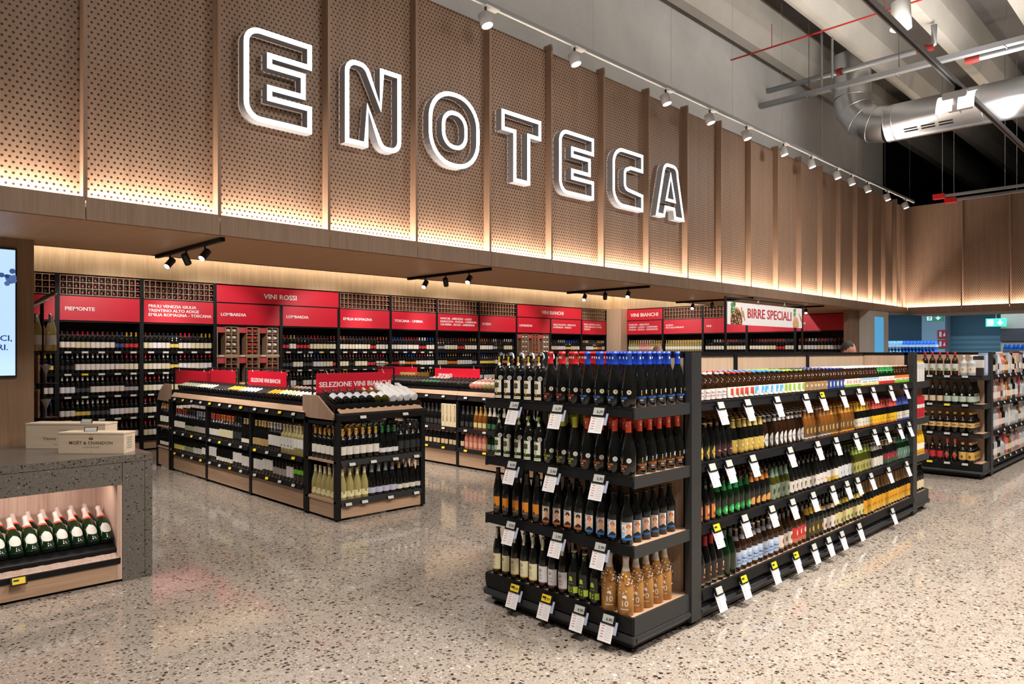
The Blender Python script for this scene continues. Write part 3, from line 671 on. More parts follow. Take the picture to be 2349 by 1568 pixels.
for r, (cols, ys) in enumerate(zip((E_TOP, E_2, E_3, E_4), YC)):
    dx = [.095, .095, .082, .092][r]; nrow = [6, 6, 6, 5][r]
    rnd = random.Random(r)
    for c, ((key, desc, nm), y) in enumerate(zip(cols, ys)):
        for k in range(nrow):
            last = c == len(cols)-1
            if r == 1 and c < 5 and k > 3: continue
            if r >= 2 and not last and k > 2: continue
            if r == 3 and c == 11 and k > 0: continue
            x = 3.165+k*dx
            rz = radians(-90)+rnd.uniform(-.08, .08)
            if c < 5 and r < 2: rz += .3
            if last and k > 0: rz = radians(-22 if r != 3 else -52)+rnd.uniform(-.1, .1)
            if r == 2 and last: rz = radians(-58)
            if r == 3 and c >= 11: rz = radians(-62)+rnd.uniform(-.12, .12)
            put(PR[key], nm, (x+rnd.uniform(-.003, .003), y, GZ[r]), f'{desc}, {nth(c)} from left, {ROWN[k]}, {SHELFN[r]} of gondola end', f'{SHELFN[r]} of the beer shelf end', rz)
# ---- bottles on the long side
def beer(shape, glass, cap, labels, foil=None, txt=None, n=12):
    top = SH[shape][-1][1]; z = [('crown_cap', top-.010, top, 180, P(cap, .35))]
    if foil: z.append(('neck_foil', foil[0], foil[1], 180, P(foil[2], .4)))
    z += [('label', a, b, w, P(c, .45)) for a, b, w, c in labels]
    ex = [('label', 'print', bent(shape, txt))] if txt else None
    return bottle(shape, glass, z, n, True, ex)
def T(s, size, z, c, **k): return ('t', s, size, 0, z, P(c), dict(bold=.01, res=0) | k)
dia = lambda c: [('p', [(-.022, .055), (0, .095), (.022, .055), (0, .012)], P(c))]
LONG = [
 [(5, 'white labelled cloudy beer bottle', beer('stein', 'brown', 'E8E4E0', [(.012, .076, 80, 'EADFDC')], None, [T('Blanche', .0155, .05, '7A4A4A'), T('de Namur', .0135, .032, '6A4A4A')])),
  (5, 'red picture labelled beer bottle', beer('stein', 'brown', 'D23A32', [(.012, .078, 80, 'F1E9DF')], None, [('p', [(-.02, .07), (.02, .07), (.02, .03), (-.02, .03)], P('D2433A')), ('e', .004, .034, .011, .013, P('8A4A22'))])),
  (6, 'sky blue picture labelled beer bottle', beer('stein', 'brown', '3A8ED0', [(.012, .078, 80, 'DDE9F2')], None, [('p', [(-.02, .072), (.02, .072), (.02, .03), (-.02, .03)], P('5AAFE0')), ('e', .004, .034, .012, .012, P('D8E4DA'))])),
  (5, 'green picture labelled beer bottle', beer('stein', 'brown', '9CC83A', [(.012, .078, 80, 'E4EBD2')], None, [('p', [(-.02, .072), (.02, .072), (.02, .03), (-.02, .03)], P('8DB848')), ('e', .004, .034, .011, .013, P('C9B45A'))])),
  (6, 'kraft paper labelled beer bottle', beer('stein', 'brown', '3A3430', [(.012, .078, 80, 'A07E58')], None, [T('4H', .03, .038, 'EFE6DA')])),
  (5, 'royal blue shield labelled beer bottle', beer('stein', 'brown', '2A3AA8', [(.012, .078, 80, '21469A')], None, [('e', 0, .048, .014, .024, P('E8C060')), ('e', 0, .048, .010, .018, P('EFE8DA'))])),
  (5, 'white labelled red lettered beer bottle', beer('stein', 'brown', 'E8E4E0', [(.012, .03, 80, '8DB848'), (.03, .078, 80, 'EFEAE2')], None, [T('Du', .034, .042, 'C4262E')])),
  (6, 'pale blue and yellow labelled beer bottle', beer('stein', 'brown', 'E2DDD8', [(.012, .03, 80, 'E6D27A'), (.03, .058, 80, 'EDE9E2'), (.058, .078, 80, '9CC6E6')], None, [T('WEIZEN', .013, .04, '5A4A32')])),
  (6, 'green glass red labelled beer bottle', beer('stein', 'green', 'E2DDD8', [(.012, .04, 80, 'C8302E'), (.04, .08, 80, 'EFEAE2')], (.125, .162, '1E8A3A'), [T('SUPER', .012, .054, '3A3430')])),
  (6, 'orange and green labelled beer bottle', beer('stein', 'brown', 'E2A080', [(.012, .036, 80, '7FB82E'), (.036, .056, 80, 'EFEAE2'), (.056, .082, 80, 'E07A32')], None, [T('WEBER', .013, .040, '3A3430')]))],
 [(3, 'yellow diamond labelled dark beer bottle', bottle('long', 'black', [('crown_cap', .2225, .24, 180, P('C9A43A', .35))], 12, True, [('label', 'label', bent('long', dia('E2C24A') + [T('West', .013, .05, '2A2320')]))])),
  (3, 'dark red diamond labelled beer bottle', bottle('long', 'black', [('crown_cap', .2225, .24, 180, P('4A1A1E', .35))], 12, True, [('label', 'label', bent('long', dia('5A1A22') + [T('West', .013, .05, 'E6DCD0')]))])),
  (6, 'gold necked gold labelled beer bottle', beer('long', 'black', 'E2C880', [(.018, .10, 80, 'D2B45A'), (.018, .03, 80, 'B8923A')], (.176, .218, 'C9B060'), [('e', 0, .065, .013, .016, P('B0903A')), ('e', 0, .065, .010, .012, P('E6D8A0'))])),
  (9, 'silver necked white oval labelled beer bottle', bottle('long', 'brown', [('crown_cap', .2225, .24, 180, P('D8D4D0', .35)), ('neck_foil', .185, .205, 180, P('C9C8C8', .35))], 12, True, [('label', 'label', bent('long', [('e', 0, .065, .026, .045, P('D8D6D4')), ('p', [(-.024, .07), (.024, .07), (.024, .057), (-.024, .057)], P('A9A7A9'))]))])),
  (7, 'bronze labelled blue footed beer bottle', beer('long', 'amber', 'D8D4D0', [(.028, .115, 80, '6A4A26'), (.018, .028, 80, 'A9BFD8')], (.168, .212, '8A5A2E'), [('e', 0, .075, .015, .022, P('D0A85E')), ('p', [(-.018, .074), (.018, .084), (.018, .078), (-.018, .068)], P('3A2616'))])),
  (7, 'bronze labelled orange footed beer bottle', beer('long', 'amber', 'D8A840', [(.028, .115, 80, '6A4A26'), (.018, .028, 80, 'E09A32')], (.168, .212, 'C08A3A'), [('e', 0, .075, .015, .022, P('D0A85E')), ('p', [(-.018, .074), (.018, .084), (.018, .078), (-.018, .068)], P('3A2616'))])),
  (5, 'gold foiled white labelled beer bottle', beer('long', 'black', 'D8A830', [(.034, .10, 80, 'DAD6C4'), (.018, .034, 80, 'D0883A')], (.16, .222, 'C89A2A'), [T('Leffe', .017, .06, '4A4236')])),
  (10, 'red foiled yellow labelled beer bottle', beer('long', 'black', 'B8483A', [(.034, .10, 80, 'E2B420'), (.018, .034, 80, 'C46A3A')], (.16, .222, 'B8483E'), [T('Leffe', .017, .06, '4A3216')])),
  (5, 'blue foiled white labelled beer bottle', beer('long', 'black', '3A4AA0', [(.034, .10, 80, 'DAD2C6'), (.018, .034, 80, '4A5AA8')], (.16, .222, '4454A4'), [T('Leffe', .017, .06, '3A3A4A')]))],
 [(3, 'orange rectangle labelled black beer bottle', beer('long', 'black', '15100F', [(.022, .105, 45, 'D8743A')], None, [('p', [(-.009, .09), (.009, .09), (.009, .06), (-.009, .06)], P('E8B070')), ('p', [(-.012, .05), (.012, .05), (.012, .045), (-.012, .045)], P('2A1A12'))])),
  (6, 'bright green necked green labelled beer bottle', bottle('long', 'green', [('crown_cap', .2225, .24, 180, P('12351C', .35)), ('neck_foil', .165, .21, 180, P('176A38', .4))], 12, True, [('label', 'label', bent('long', [('e', 0, .045, .026, .026, P('2AA84A')), ('p', [(-.03, .05), (.03, .05), (.03, .03), (-.03, .03)], P('2AA84A')), ('e', 0, .045, .010, .012, P('8AD89A'))]))])),
  (4, 'orange necked orange labelled beer bottle', bottle('long', 'black', [('crown_cap', .2225, .24, 180, P('8A4A1E', .35)), ('neck_foil', .170, .205, 180, P('B8702E', .4))], 12, True, [('label', 'label', bent('long', [('e', 0, .05, .024, .022, P('DD9A4E')), ('p', [(-.028, .05), (.028, .05), (.028, .025), (-.028, .025)], P('DD9A4E'))]))])),
  (4, 'pale green patterned label beer bottle', beer('long', 'olive', '2A3A30', [(.016, .115, 80, '7E8C74')], (.165, .215, '6A8474'), [('e', -.006, .07, .01, .02, P('39433A')), ('e', .009, .05, .008, .015, P('C2C8B6'))])),
  (6, 'white label with black letter beer bottle', beer('long', 'black', '2A2624', [(.022, .10, 80, 'D8CFC4')], None, [T('P', .05, .042, '2A2A22')])),
  (3, 'white label with red script beer bottle', beer('long', 'black', '2A2624', [(.022, .10, 80, 'E2D8D2')], None, [T('Rosa', .015, .055, 'A83A3A')])),
  (3, 'white label with yellow foot beer bottle', beer('long', 'black', '4A4238', [(.05, .105, 80, 'E2DCCC'), (.02, .05, 80, 'D8B23A')])),
  (4, 'white label with blue letters beer bottle', beer('long', 'black', '2A2624', [(.02, .11, 80, 'D2D4D6')], None, [T('X', .03, .05, '3A5A9A')])),
  (6, 'moss green labelled beer bottle', beer('long', 'olive', '8A9A3A', [(.02, .105, 80, 'A8A05A')], (.17, .21, '8AA040'), [('e', 0, .06, .014, .02, P('5A6A2A'))])),
  (4, 'silver white labelled beer bottle', beer('long', 'black', 'B0AAA0', [(.02, .10, 80, 'D6D2C6')], (.16, .20, '8A8478'))),
  (5, 'red and green labelled beer bottle', beer('long', 'black', 'C8B890', [(.05, .105, 80, '8A2A36'), (.02, .05, 80, '2F5A3A')], (.18, .215, '8A7A5A'), [('e', 0, .07, .01, .012, P('D85A4A'))])),
  (5, 'dark green leaf labelled beer bottle', beer('long', 'green', '2A4A3A', [(.02, .12, 80, '5E8472')], (.17, .215, '3A5A4A'), [('e', .004, .075, .013, .026, P('C6D2C6'))]))],
 [(4, 'red capped dark ale bottle with glass picture', beer('burg', 'black', 'B02028', [(.035, .135, 60, '2A211C'), (.02, .03, 60, '8A7A5A')], (.235, .288, 'A8242A'), [('e', .008, .10, .009, .016, P('E8A040')), ('e', .008, .112, .0085, .006, P('F1E6CC')), ('e', -.006, .07, .006, .006, P('D85A2A')), ('e', .008, .066, .006, .006, P('E8C060')), ('e', .012, .027, .005, .005, P('E0902E'))], 14)),
  (2, 'unlabelled green glass bottle', bottle('burg', GLASS['green'], [('neck_foil', .24, .29, 180, P('1F3A22', .4))], 14, True)),
  (8, 'pale blue labelled cloudy beer bottle', beer('big', 'brown', 'C9B8A8', [(.03, .125, 80, 'AEC4E4'), (.098, .125, 80, 'D2DDEE')], (.195, .222, '9A9CA4'), [T('Blanche', .018, .07, '2A3040'), T('de Namur', .014, .05, '2A3040')], 14)),
  (3, 'white and brown labelled beer bottle', beer('big', 'brown', '3A2A20', [(.04, .125, 80, 'E2D6CC'), (.03, .04, 80, 'A8703A')], None, [('e', 0, .085, .014, .02, P('8A5A2E'))])),
  (3, 'red labelled beer bottle', beer('big', 'brown', '3A2420', [(.06, .135, 80, 'C8342E'), (.03, .06, 80, 'C06A4A')], None, [('e', 0, .10, .013, .02, P('E8D0C0'))])),
  (4, 'black and gold labelled beer bottle', beer('big', 'black', '2A2620', [(.03, .125, 80, '4A3E1E')], (.19, .235, 'C8A030'), [('e', -.008, .08, .01, .02, P('C8A84A')), ('e', .012, .055, .008, .016, P('D8C070'))])),
  (3, 'white picture labelled tall beer bottle', beer('big', 'black', '3A3430', [(.03, .12, 80, 'E2D8CC')], (.18, .21, 'B09A80'), [('e', .004, .065, .016, .016, P('4A5A82')), ('e', -.008, .06, .006, .01, P('B83A32'))])),
  (8, 'pale yellow and green labelled beer bottle', beer('big', 'black', '3A3A2A', [(.03, .12, 80, 'DCCF90')], (.18, .215, 'B0983A'), [('e', .002, .058, .019, .018, P('6A7A34'))])),
  (16, 'brown necked yellow labelled beer bottle', beer('burg', 'black', '6A4A2A', [(.05, .135, 80, 'DA9C1E'), (.02, .05, 80, 'D8AE4A')], (.195, .288, '7E5E36'), [T('Leffe', .021, .075, '3A2A16')], 14))],
]
beermass = Mass()
for r, gs in enumerate(LONG):
    tot = sum(g[0] for g in gs); x0, x1 = 3.825, 7.69; p = (x1-x0)/tot if r < 3 else None
    wts = [(.079 if r < 3 else {'burg': .084}.get(None, .08)) for g in gs]
    i = 0; x = x0; rnd = random.Random(40+r)
    step = (x1-x0-.02)/(tot-1)
    for n, desc, pro in gs:
        for q in range(n):
            xx = x0+.01+i*step; yb = 2.283 if r < 3 else 2.285
            put(pro, 'beer_bottle', (xx, yb+rnd.uniform(-.004, .004), GZ[r]), f'{desc}, {nth(i)} along {SHELFN[r]} of long gondola', f'front row on the {SHELFN[r]} of the long beer shelf', rnd.uniform(-.14, .14))
            for k in range(1, 4): beermass.add(pro[0], (xx, yb+k*.086, GZ[r]), 0); [beermass.add(km[1], (xx, yb+k*.086, GZ[r]), 0) for km in pro[1] if km[0] in ('crown_cap', 'neck_foil')]
            i += 1
beermass.build('beer_bottles_behind', 'beer bottles standing behind the front row on the long shelf')
# ---- goods on the far end of the gondola
FE = [[('white', 'pale carton with yellow lid', 'white_carton')], None, None, None]
def carton(name, loc, size, mat, label, group, band=None, lid=None):
    o = thing(name, label, 'carton', loc, 0, group); x, y, z = size
    part('body', box((-x/2, -y/2, 0), (x/2, y/2, z), mat), o, bev=.002)
    if band: part('printed_band', box((-x/2-.0008, -y/2-.0008, z*band[0]), (x/2+.0008, y/2+.0008, z*band[1]), band[2]), o)
    if lid: part('lid', box((-x/2+.008, -y/2+.008, z), (x/2-.008, y/2-.008, z+.02), lid), o)
    return o
juice = bottle('burg', 'lime', [('foil_cap', .24, .30, 180, P('D9D6D0', .4)), ('label', .05, .11, 70, P('F0E8DA'))], 12, True)
dark = bottle('big', 'black', [('crown_cap', .262, .28, 180, P('B89A60', .35)), ('label', .03, .11, 80, P('E0CDA4'))], 12, True, [('label', 'print', bent('big', [T('S', .03, .055, '6A2A22')]))])
for k in range(5):
    x = 7.86+k*.082
    for j in range(2):
        y = 2.30+j*.085; pos = f'{nth(k)} from the upright, {ROWN[j]}'
        carton('white_carton', (x, y, GZ[0]), (.066, .066, .19), P('DCDAD8'), f'white carton with yellow lid, {pos}, top shelf of far end', 'cartons on the far end', (.7, .95, P('C9C7CC')), P('D8B830'))
        carton('red_carton', (x, y, GZ[1]), (.066, .066, .215), P('B81E2E'), f'red and white carton, {pos}, second shelf of far end', 'cartons on the far end', (.45, .62, P('E6DEDC')))
        put(juice, 'juice_bottle', (x, y, GZ[2]), f'white capped orange juice bottle, {pos}, third shelf of far end', 'juice on the far end', .3)
        put(dark, 'beer_bottle', (x, y, GZ[3]), f'cream labelled dark bottle, {pos}, bottom shelf of far end', 'bottles on the far end', .3)
# ---- hanging sign above the gondola
t = thing('hanging_sign', 'white hanging sign reading BIRRE SPECIALI with hops and grain pictures', 'sign', (5.0, 2.70, 1.60))
o = (5.0, 2.70, 1.60); K = 2.70/2.81
fx0, fx1, ft = 5.127*K, 6.53*K, 1.6+.433*K
fr = MB(o); part('post', fr.tube([(fx0, 2.7, 1.597), (fx0, 2.7, ft)], .0095, BLACK), t)
part('post', MB(o).tube([(fx1, 2.7, 1.597), (fx1, 2.7, ft)], .0095, BLACK), t); part('top_bar', MB(o).tube([(fx0, 2.7, ft-.004), (fx1, 2.7, ft-.004)], .008, BLACK), t)
sx0, sx1, sz0, sz1 = 5.147*K, 6.511*K, 1.6+.218*K, 1.6+.395*K
bd = part('board', box((sx0, 2.694, sz0), (sx1, 2.700, sz1), P('CBC8C9', .5), o), t)
w = sx1-sx0; h = sz1-sz0; yb = 2.6932
b = MB(o); text_flat(b, 'BIRRE SPECIALI', .106, (sx0+w*.235, yb, sz0+h*.34), (1, 0, 0), (0, 0, 1), P('A23038'), width=w*.595, bold=.03); part('lettering', b, bd, 'dark red capital letters')
def ellp(mb, cx, cz, a, bb, m, y=yb, n=18, ang=0, clip=None):
    pts = [(cx+a*cos(2*pi*i/n)*cos(ang)-bb*sin(2*pi*i/n)*sin(ang), cz+a*cos(2*pi*i/n)*sin(ang)+bb*sin(2*pi*i/n)*cos(ang)) for i in range(n)]
    mb.add([(min(max(px, sx0+.001), sx1-.001), y, max(pz, sz0+.001)) for px, pz in pts], [list(range(n))], m)
pc = MB(o); rnd = random.Random(5)
for cx, sc, gm in ((.105, 1., ('4A2E22', 'C9A878')), (.905, .62, ('B58A5E', 'D8B68C'))):
    ellp(pc, sx0+w*cx, sz0+h*.17, .092*sc*1.05, .105*sc, P('C08A5E')); ellp(pc, sx0+w*cx, sz0+h*.16, .084*sc*1.05, .092*sc, P(gm[0]), yb-.0003)
    for i in range(90):
        a, q = rnd.uniform(0, 6.28), sqrt(rnd.random()); px, pz = .078*sc*q*cos(a), .086*sc*q*sin(a)
        if sz0+h*.16+pz > sz0+.004: ellp(pc, sx0+w*cx+px, sz0+h*.16+pz, .0065, .0038, P(gm[1]), yb-.0006, 6, rnd.uniform(0, 3))
for cx, cz, sc in ((.06, .80, 1.), (.885, .82, .75)):
    for dx, dz, a, bb in ((-.012, -.035, .018, .034), (.022, -.025, .017, .03), (0, .012, .03, .02), (.025, .02, .022, .02)):
        ellp(pc, sx0+w*cx+dx*sc, sz0+h*cz+dz*sc, a*sc, bb*sc, P(rnd.choice(('4F7A4C', '6B8F62', '3F6A44'))), yb-.0003-.0001*dz, 10)
    for i in range(14): ellp(pc, sx0+w*cx+rnd.uniform(-.02, .03)*sc, sz0+h*cz+rnd.uniform(-.06, .0)*sc, .006, .004, P('A9C08A'), yb-.0008, 6)
for cx, cz, an in ((.165, .78, -1.25), (.185, .62, -1.2), (.955, .72, -.95), (.975, .6, -.95)):
    for i in range(9):
        for sd in (-1, 1): ellp(pc, sx0+w*cx+cos(an)*.009*i+sd*.005, sz0+h*cz+sin(an)*.009*i, .0075, .0035, P('A89070' if cx < .5 else 'C9A468'), yb-.0004, 6, an+sd*.5)
k = part('printed_pictures', pc, bd, 'hops, ears and bowls of grain'); k['kind'] = 'stuff'
for cx in (.37, .73):
    hk = MB(o)
    for sd in (-.012, .012): hk.tube([(sx0+w*cx+sd*.3, 2.69, ft+.004), (sx0+w*cx+sd, 2.686, ft-.03), (sx0+w*cx+sd*1.4, 2.688, sz1+.015), (sx0+w*cx+sd, 2.69, sz1-.008)], .0014, STEEL, 5)
    part('hook', hk, t)
# ---------------------------------------------------------------- wine shelving along the back wall
WZ = [1.615, 1.274, .925, .565, .20]
BAYX = [1.51, 2.754, 3.939, 5.123, 6.35, 7.563, 8.798, 10.032, 11.294, 12.536, 13.78, 15.024, 16.12]
ENDM = [P('B04040', .5), P('8A3432', .5), P('C05048', .5)]
def rack(mb, mbe, x0, x1, y0, z0, z1, nx, nz, m, fill=True, d=.06):       # pigeonhole rack facing -y
    for i in range(nx+1):
        x = x0+(x1-x0)*i/nx; mb.box((x-.005, y0, z0), (x+.005, y0+d, z1), m)
    for j in range(nz+1):
        z = z0+(z1-z0)*j/nz; mb.box((x0, y0+.001, z-.005), (x1, y0+d, z+.005), m)
    if fill:
        for i in range(nx):
            for j in range(nz):
                cx, cz = x0+(x1-x0)*(i+.5)/nx, z0+(z1-z0)*(j+.42)/nz
                mbe.tube([(cx, y0+.03, cz), (cx, y0+.19, cz)], .0165, random.choice(ENDM), 7)
def wall_bay(loc, rz, w, label, sign, group, kind='shelf', top='rack', tsize=.062, sx=.1, tx=None):
    """one bay in its own frame: x along the wall, front at y=0, back at +y"""
    t = thing('wine_shelf_bay', label, 'shelf', loc, rz, group)
    for x in (0, w-.03): part('upright', box((x, -.005, 0), (x+.03, .46, 2.79), BLACK), t)
    part('back_panel', box((.03, .40, .1), (w-.03, .42, 2.08), M('black_back_panel', (.014, .011, .010), .6)), t)
    part('plinth', box((.03, .02, .03), (w-.03, .45, .17), 'oak_x'), t)
    bd = part('sign_board', box((.034, -.004, 2.085), (w-.004, .016, 2.452), RED), t)
    if sign:
        b = MB(); ls = sign.count('\n')
        text_flat(b, sign, tsize*(.86 if ls else 1), (sx, -.0055, 2.25+.040*ls if ls else 2.235), (1, 0, 0), (0, 0, 1), SIGNTXT, bold=.03, lsp=1.05); part('lettering', b, bd, 'white capital letters')
    part('header', box((.03, 0, 2.452), (w, .4, 2.47), BLACK), t); part('canopy', box((.03, .02, 2.06), (w-.03, .44, 2.083), BLACK), t)
    if top == 'rack':
        b, e = MB(), MB(); rack(b, e, .04, w-.006, -.004, 2.476, 2.765, 13, 3, 'oak_x'); rk = stuffpart('pigeonhole_rack', b, t, 'pale wooden lattice'); o = stuffpart('bottle_ends', e, rk)
        part('rack_back', box((.03, .2, 2.47), (w, .22, 2.785), M('black_back_panel', (.014, .011, .010), .6)), t)
    else: part('upper_board', box((.03, .03, 2.47), (w, .05, 2.77), BLACK), t)
    if kind == 'shelf':
        for z in WZ:
            k = part('shelf', box((.03, 0, z-.018), (w-.03, .40, z), M('black_shelf', (.02, .017, .016), .45)), t)
            part('price_rail', MB().prism([(.0, z+.003), (-.012, z-.002), (-.004, z-.04), (.0, z-.04)], 'x', .032, w-.032, BLACK), k)
    return t
SIGNS = [None, 'PIEMONTE', 'FRIULI VENEZIA GIULIA\nTRENTINO ALTO ADIGE\nEMILIA ROMAGNA - TOSCANA', 'LOMBARDIA', 'LOMBARDIA', 'EMILIA ROMAGNA', 'TOSCANA - UMBRIA', 'MARCHE - ABRUZZO - LAZIO\nBASILICATA - PUGLIA - CAMPANIA\nCALABRIA - SICILIA - SARDEGNA', 'ESTERO', 'LOMBARDIA', "VALLE D'AOSTA - PIEMONTE\nLOMBARDIA - VENETO", 'FRIULI VENEZIA GIULIA\nTRENTINO ALTO ADIGE\nVENETO']
BAYL = ['shelf bay half hidden beside the wooden screen column', 'shelf bay under the PIEMONTE sign', 'shelf bay under the FRIULI VENEZIA GIULIA and TOSCANA sign', 'pigeonhole bay under the first LOMBARDIA sign', 'shelf bay under the second LOMBARDIA sign', 'shelf bay under the EMILIA ROMAGNA sign', 'shelf bay under the TOSCANA - UMBRIA sign', 'shelf bay under the MARCHE - ABRUZZO - LAZIO sign on the back wall', 'shelf bay under the ESTERO sign', 'pigeonhole bay under the LOMBARDIA sign for white wines', "shelf bay under the VALLE D'AOSTA sign", 'shelf bay under the FRIULI VENEZIA GIULIA sign in the corner']
for i in range(12):
    x0, x1 = BAYX[i], BAYX[i+1]; cab = i in (3, 9)
    t = wall_bay((x0, WY, 0), 0, x1-x0, BAYL[i], SIGNS[i], 'wine shelves on the back wall', 'grid' if cab else 'shelf', 'none' if i in (3, 4, 9, 10) else 'rack', .078 if i < 3 else .074, .1)
    if cab:
        w = x1-x0; b, e = MB(), MB(); c = MB(); pl = MB()
        for bz0, bz1, nz in ((1.555, 2.04, 4), (1.035, 1.50, 4), (.55, .99, 4)):
            for q in range(3):
                xx = .04+q*(w-.08)/3; cw = (w-.08)/3
                b.box((xx, 0, bz0), (xx+.012, .3, bz1), 'oak_x')
                rack(b, e, xx+cw*.40, xx+cw*.96, 0, bz0, bz1, 2, nz, 'oak_x', bz0 < 1.5, .2)
                pl.box((xx+.012, .004, bz1-.10), (xx+cw*.39, .012, bz1), P('B8323A'))
                for s_ in range(4): pl.box((xx+.03, .003, bz1-.025-.02*s_), (xx+cw*.3, .005, bz1-.02-.02*s_), P('D88A8A'))
                pl.box((xx+.04, -.012, bz0-.04), (xx+cw*.30, -.004, bz0-.01), P('D8D2C4'))
                if bz0 > 1.5:
                    for gi in range(2):
                        for gj in range(4):
                            gx = xx+cw*(.40+.28*(gi+.5)); gz = bz0+.1213*(gj+.45); col = P(('D8CFC4', 'C8402E', 'F1EDE8')[q])
                            c.tube([(gx+random.uniform(-.01, .01), -.01, gz+random.uniform(-.006, .006)), (gx, .02, gz), (gx, .2, gz)], [.012, .034, .03], col, 7)
            b.box((.03, -.002, bz0-.045), (w-.03, .3, bz0-.004), 'oak_x')
        stuffpart('pigeonhole_cabinet', b, t, 'pale wooden cubby grid'); stuffpart('bottle_ends', e, t); stuffpart('wrapped_bottle_ends', c, t, 'paper wrapped bottle necks'); stuffpart('red_info_plates', pl, t)
for x0, x1, s, tx, lb in ((BAYX[3], BAYX[5], 'VINI ROSSI', .35, 'wide red header sign reading VINI ROSSI'), (BAYX[9], BAYX[11], 'VINI BIANCHI', .33, 'wide red header sign reading VINI BIANCHI on the back wall')):
    t = thing('header_sign', lb, 'sign', (x0, WY, 2.47), 0, 'red header signs')
    bd = part('board', box((.03, -.006, .005), (x1-x0-.004, .02, .30), RED), t)
    b = MB(); text_flat(b, s, .125, ((x1-x0)*.365, -.0075, .10), (1, 0, 0), (0, 0, 1), SIGNTXT, bold=.03); part('lettering', b, bd, 'white capital letters')
# right-hand wall, bays running towards the front
RBY = [12.02, 10.82, 9.62, 8.42, 7.22, 6.02]
RS = ['MARCHE - ABRUZZO\nUMBRIA - LAZIO - CAMPANIA\nPUGLIA - SICILIA - SARDEGNA', 'ROSATI\nPICCOLI FORMATI', 'VINI', None, 'VINI']
RL = ['shelf bay under the MARCHE - ABRUZZO sign on the side wall', 'shelf bay under the ROSATI sign', 'shelf bay under the small VINI sign left of the beer sign', 'shelf bay right behind the white beer sign', 'last shelf bay of the side wall, under the plain red board']
for i in range(5):
    wall_bay((WX, RBY[i], 0), radians(-90), RBY[i]-RBY[i+1], RL[i], RS[i], 'wine shelves on the side wall', 'shelf', 'none' if i in (0,) else 'rack', .075 if i == 0 else .07)
t = thing('header_sign', 'red header sign reading VINI BIANCHI on the side wall', 'sign', (WX, RBY[0], 2.47), radians(-90), 'red header signs')
bd = part('board', box((.03, -.006, .005), (1.19, .02, .30), RED), t); b = MB(); text_flat(b, 'VINI BIANCHI', .135, (.16, -.0075, .10), (1, 0, 0), (0, 0, 1), SIGNTXT, bold=.03); part('lettering', b, bd, 'white capital letters')
# bottles of the wine wall
def wineb(shape, glass, cap, lab, z=(.055, .135), band=None, n=8):
    zs = [('capsule', .236, .305, 180, P(cap, .4)), ('label', z[0], z[1], 70, P(lab, .5))]
    if band: zs.append(('label', band[0], band[1], 70, P(band[2])))
    return bottle(shape, glass, zs, n)
CAPW = dict(A='5A2A2C', B='9C1E2A', C='C4202E', D='2A2A2E', E='C89A3A', F='D8D2CA', G='3A4456', H='B85A34', I='1E4AA8', J='7A3A44')
LABW = dict(a='E6DCD0', b='DDD0B0', c='D8D6D8', d='3E4E86', e='BF2A34', f='E0C460', g='2A2624', h='E9E4EA', i='4A4A50', j='E07A2A', k='A0A4A8')
WB = {}
def wp(code):                      # code = capsule letter + label letter
    if code not in WB:
        c, l = code; sh = 'burg' if l in 'fk' else 'wine'
        WB[code] = wineb(sh, 'black' if l != 'k' else 'deep', CAPW[c], LABW[l], (.05, .14) if l in 'abch' else (.06, .12), (.05, .056, 'B03A3A') if code in ('Aa', 'Ce') else None)
    return WB[code]
CN = dict(A='maroon', B='crimson', C='bright red', D='black', E='gold', F='silver', G='slate', H='copper', I='blue', J='plum')
LN = dict(a='ivory', b='cream', c='grey white', d='blue', e='red', f='yellow', g='black', h='white', i='dark grey', j='orange', k='silver grey')
ROWS = {1: ['Aa3Bb3Ja3Aa2Gd2Ee3', 'Gg3Fa3Fa4Aa3Cb3', 'Fh3Fi3Fa3Aa4Fk3', 'Aa3Ff3Fi4Ah3Aa3', 'Aa3Db3Fa4Ab3Aa3'],
        2: ['Ab2Dh2Da2Df2Ca3Db2Eb3', 'Cb2Da2Fb2Df2Ch2Aa2Ba2Ch2', 'Cb2Ca2Fa2Db3Ca4Da3', 'Cb2Aa2Db4Ca4Da4', 'Cb2Jh2Da4Fa4Db4']}
def row_codes(s): return [s[i:i+2] for i in range(0, len(s), 3) for _ in range(int(s[i+2]))]
SHORTN = ['beside the wooden column', 'under the PIEMONTE sign', 'under the FRIULI sign', '', 'under second LOMBARDIA sign', 'under EMILIA ROMAGNA sign', 'under the TOSCANA sign', 'under the MARCHE sign', '', '', '', '']
ROWL = ['top row', 'second row', 'third row', 'fourth row', 'bottom row']
rnd = random.Random(11); walls = Mass(); GR = {}
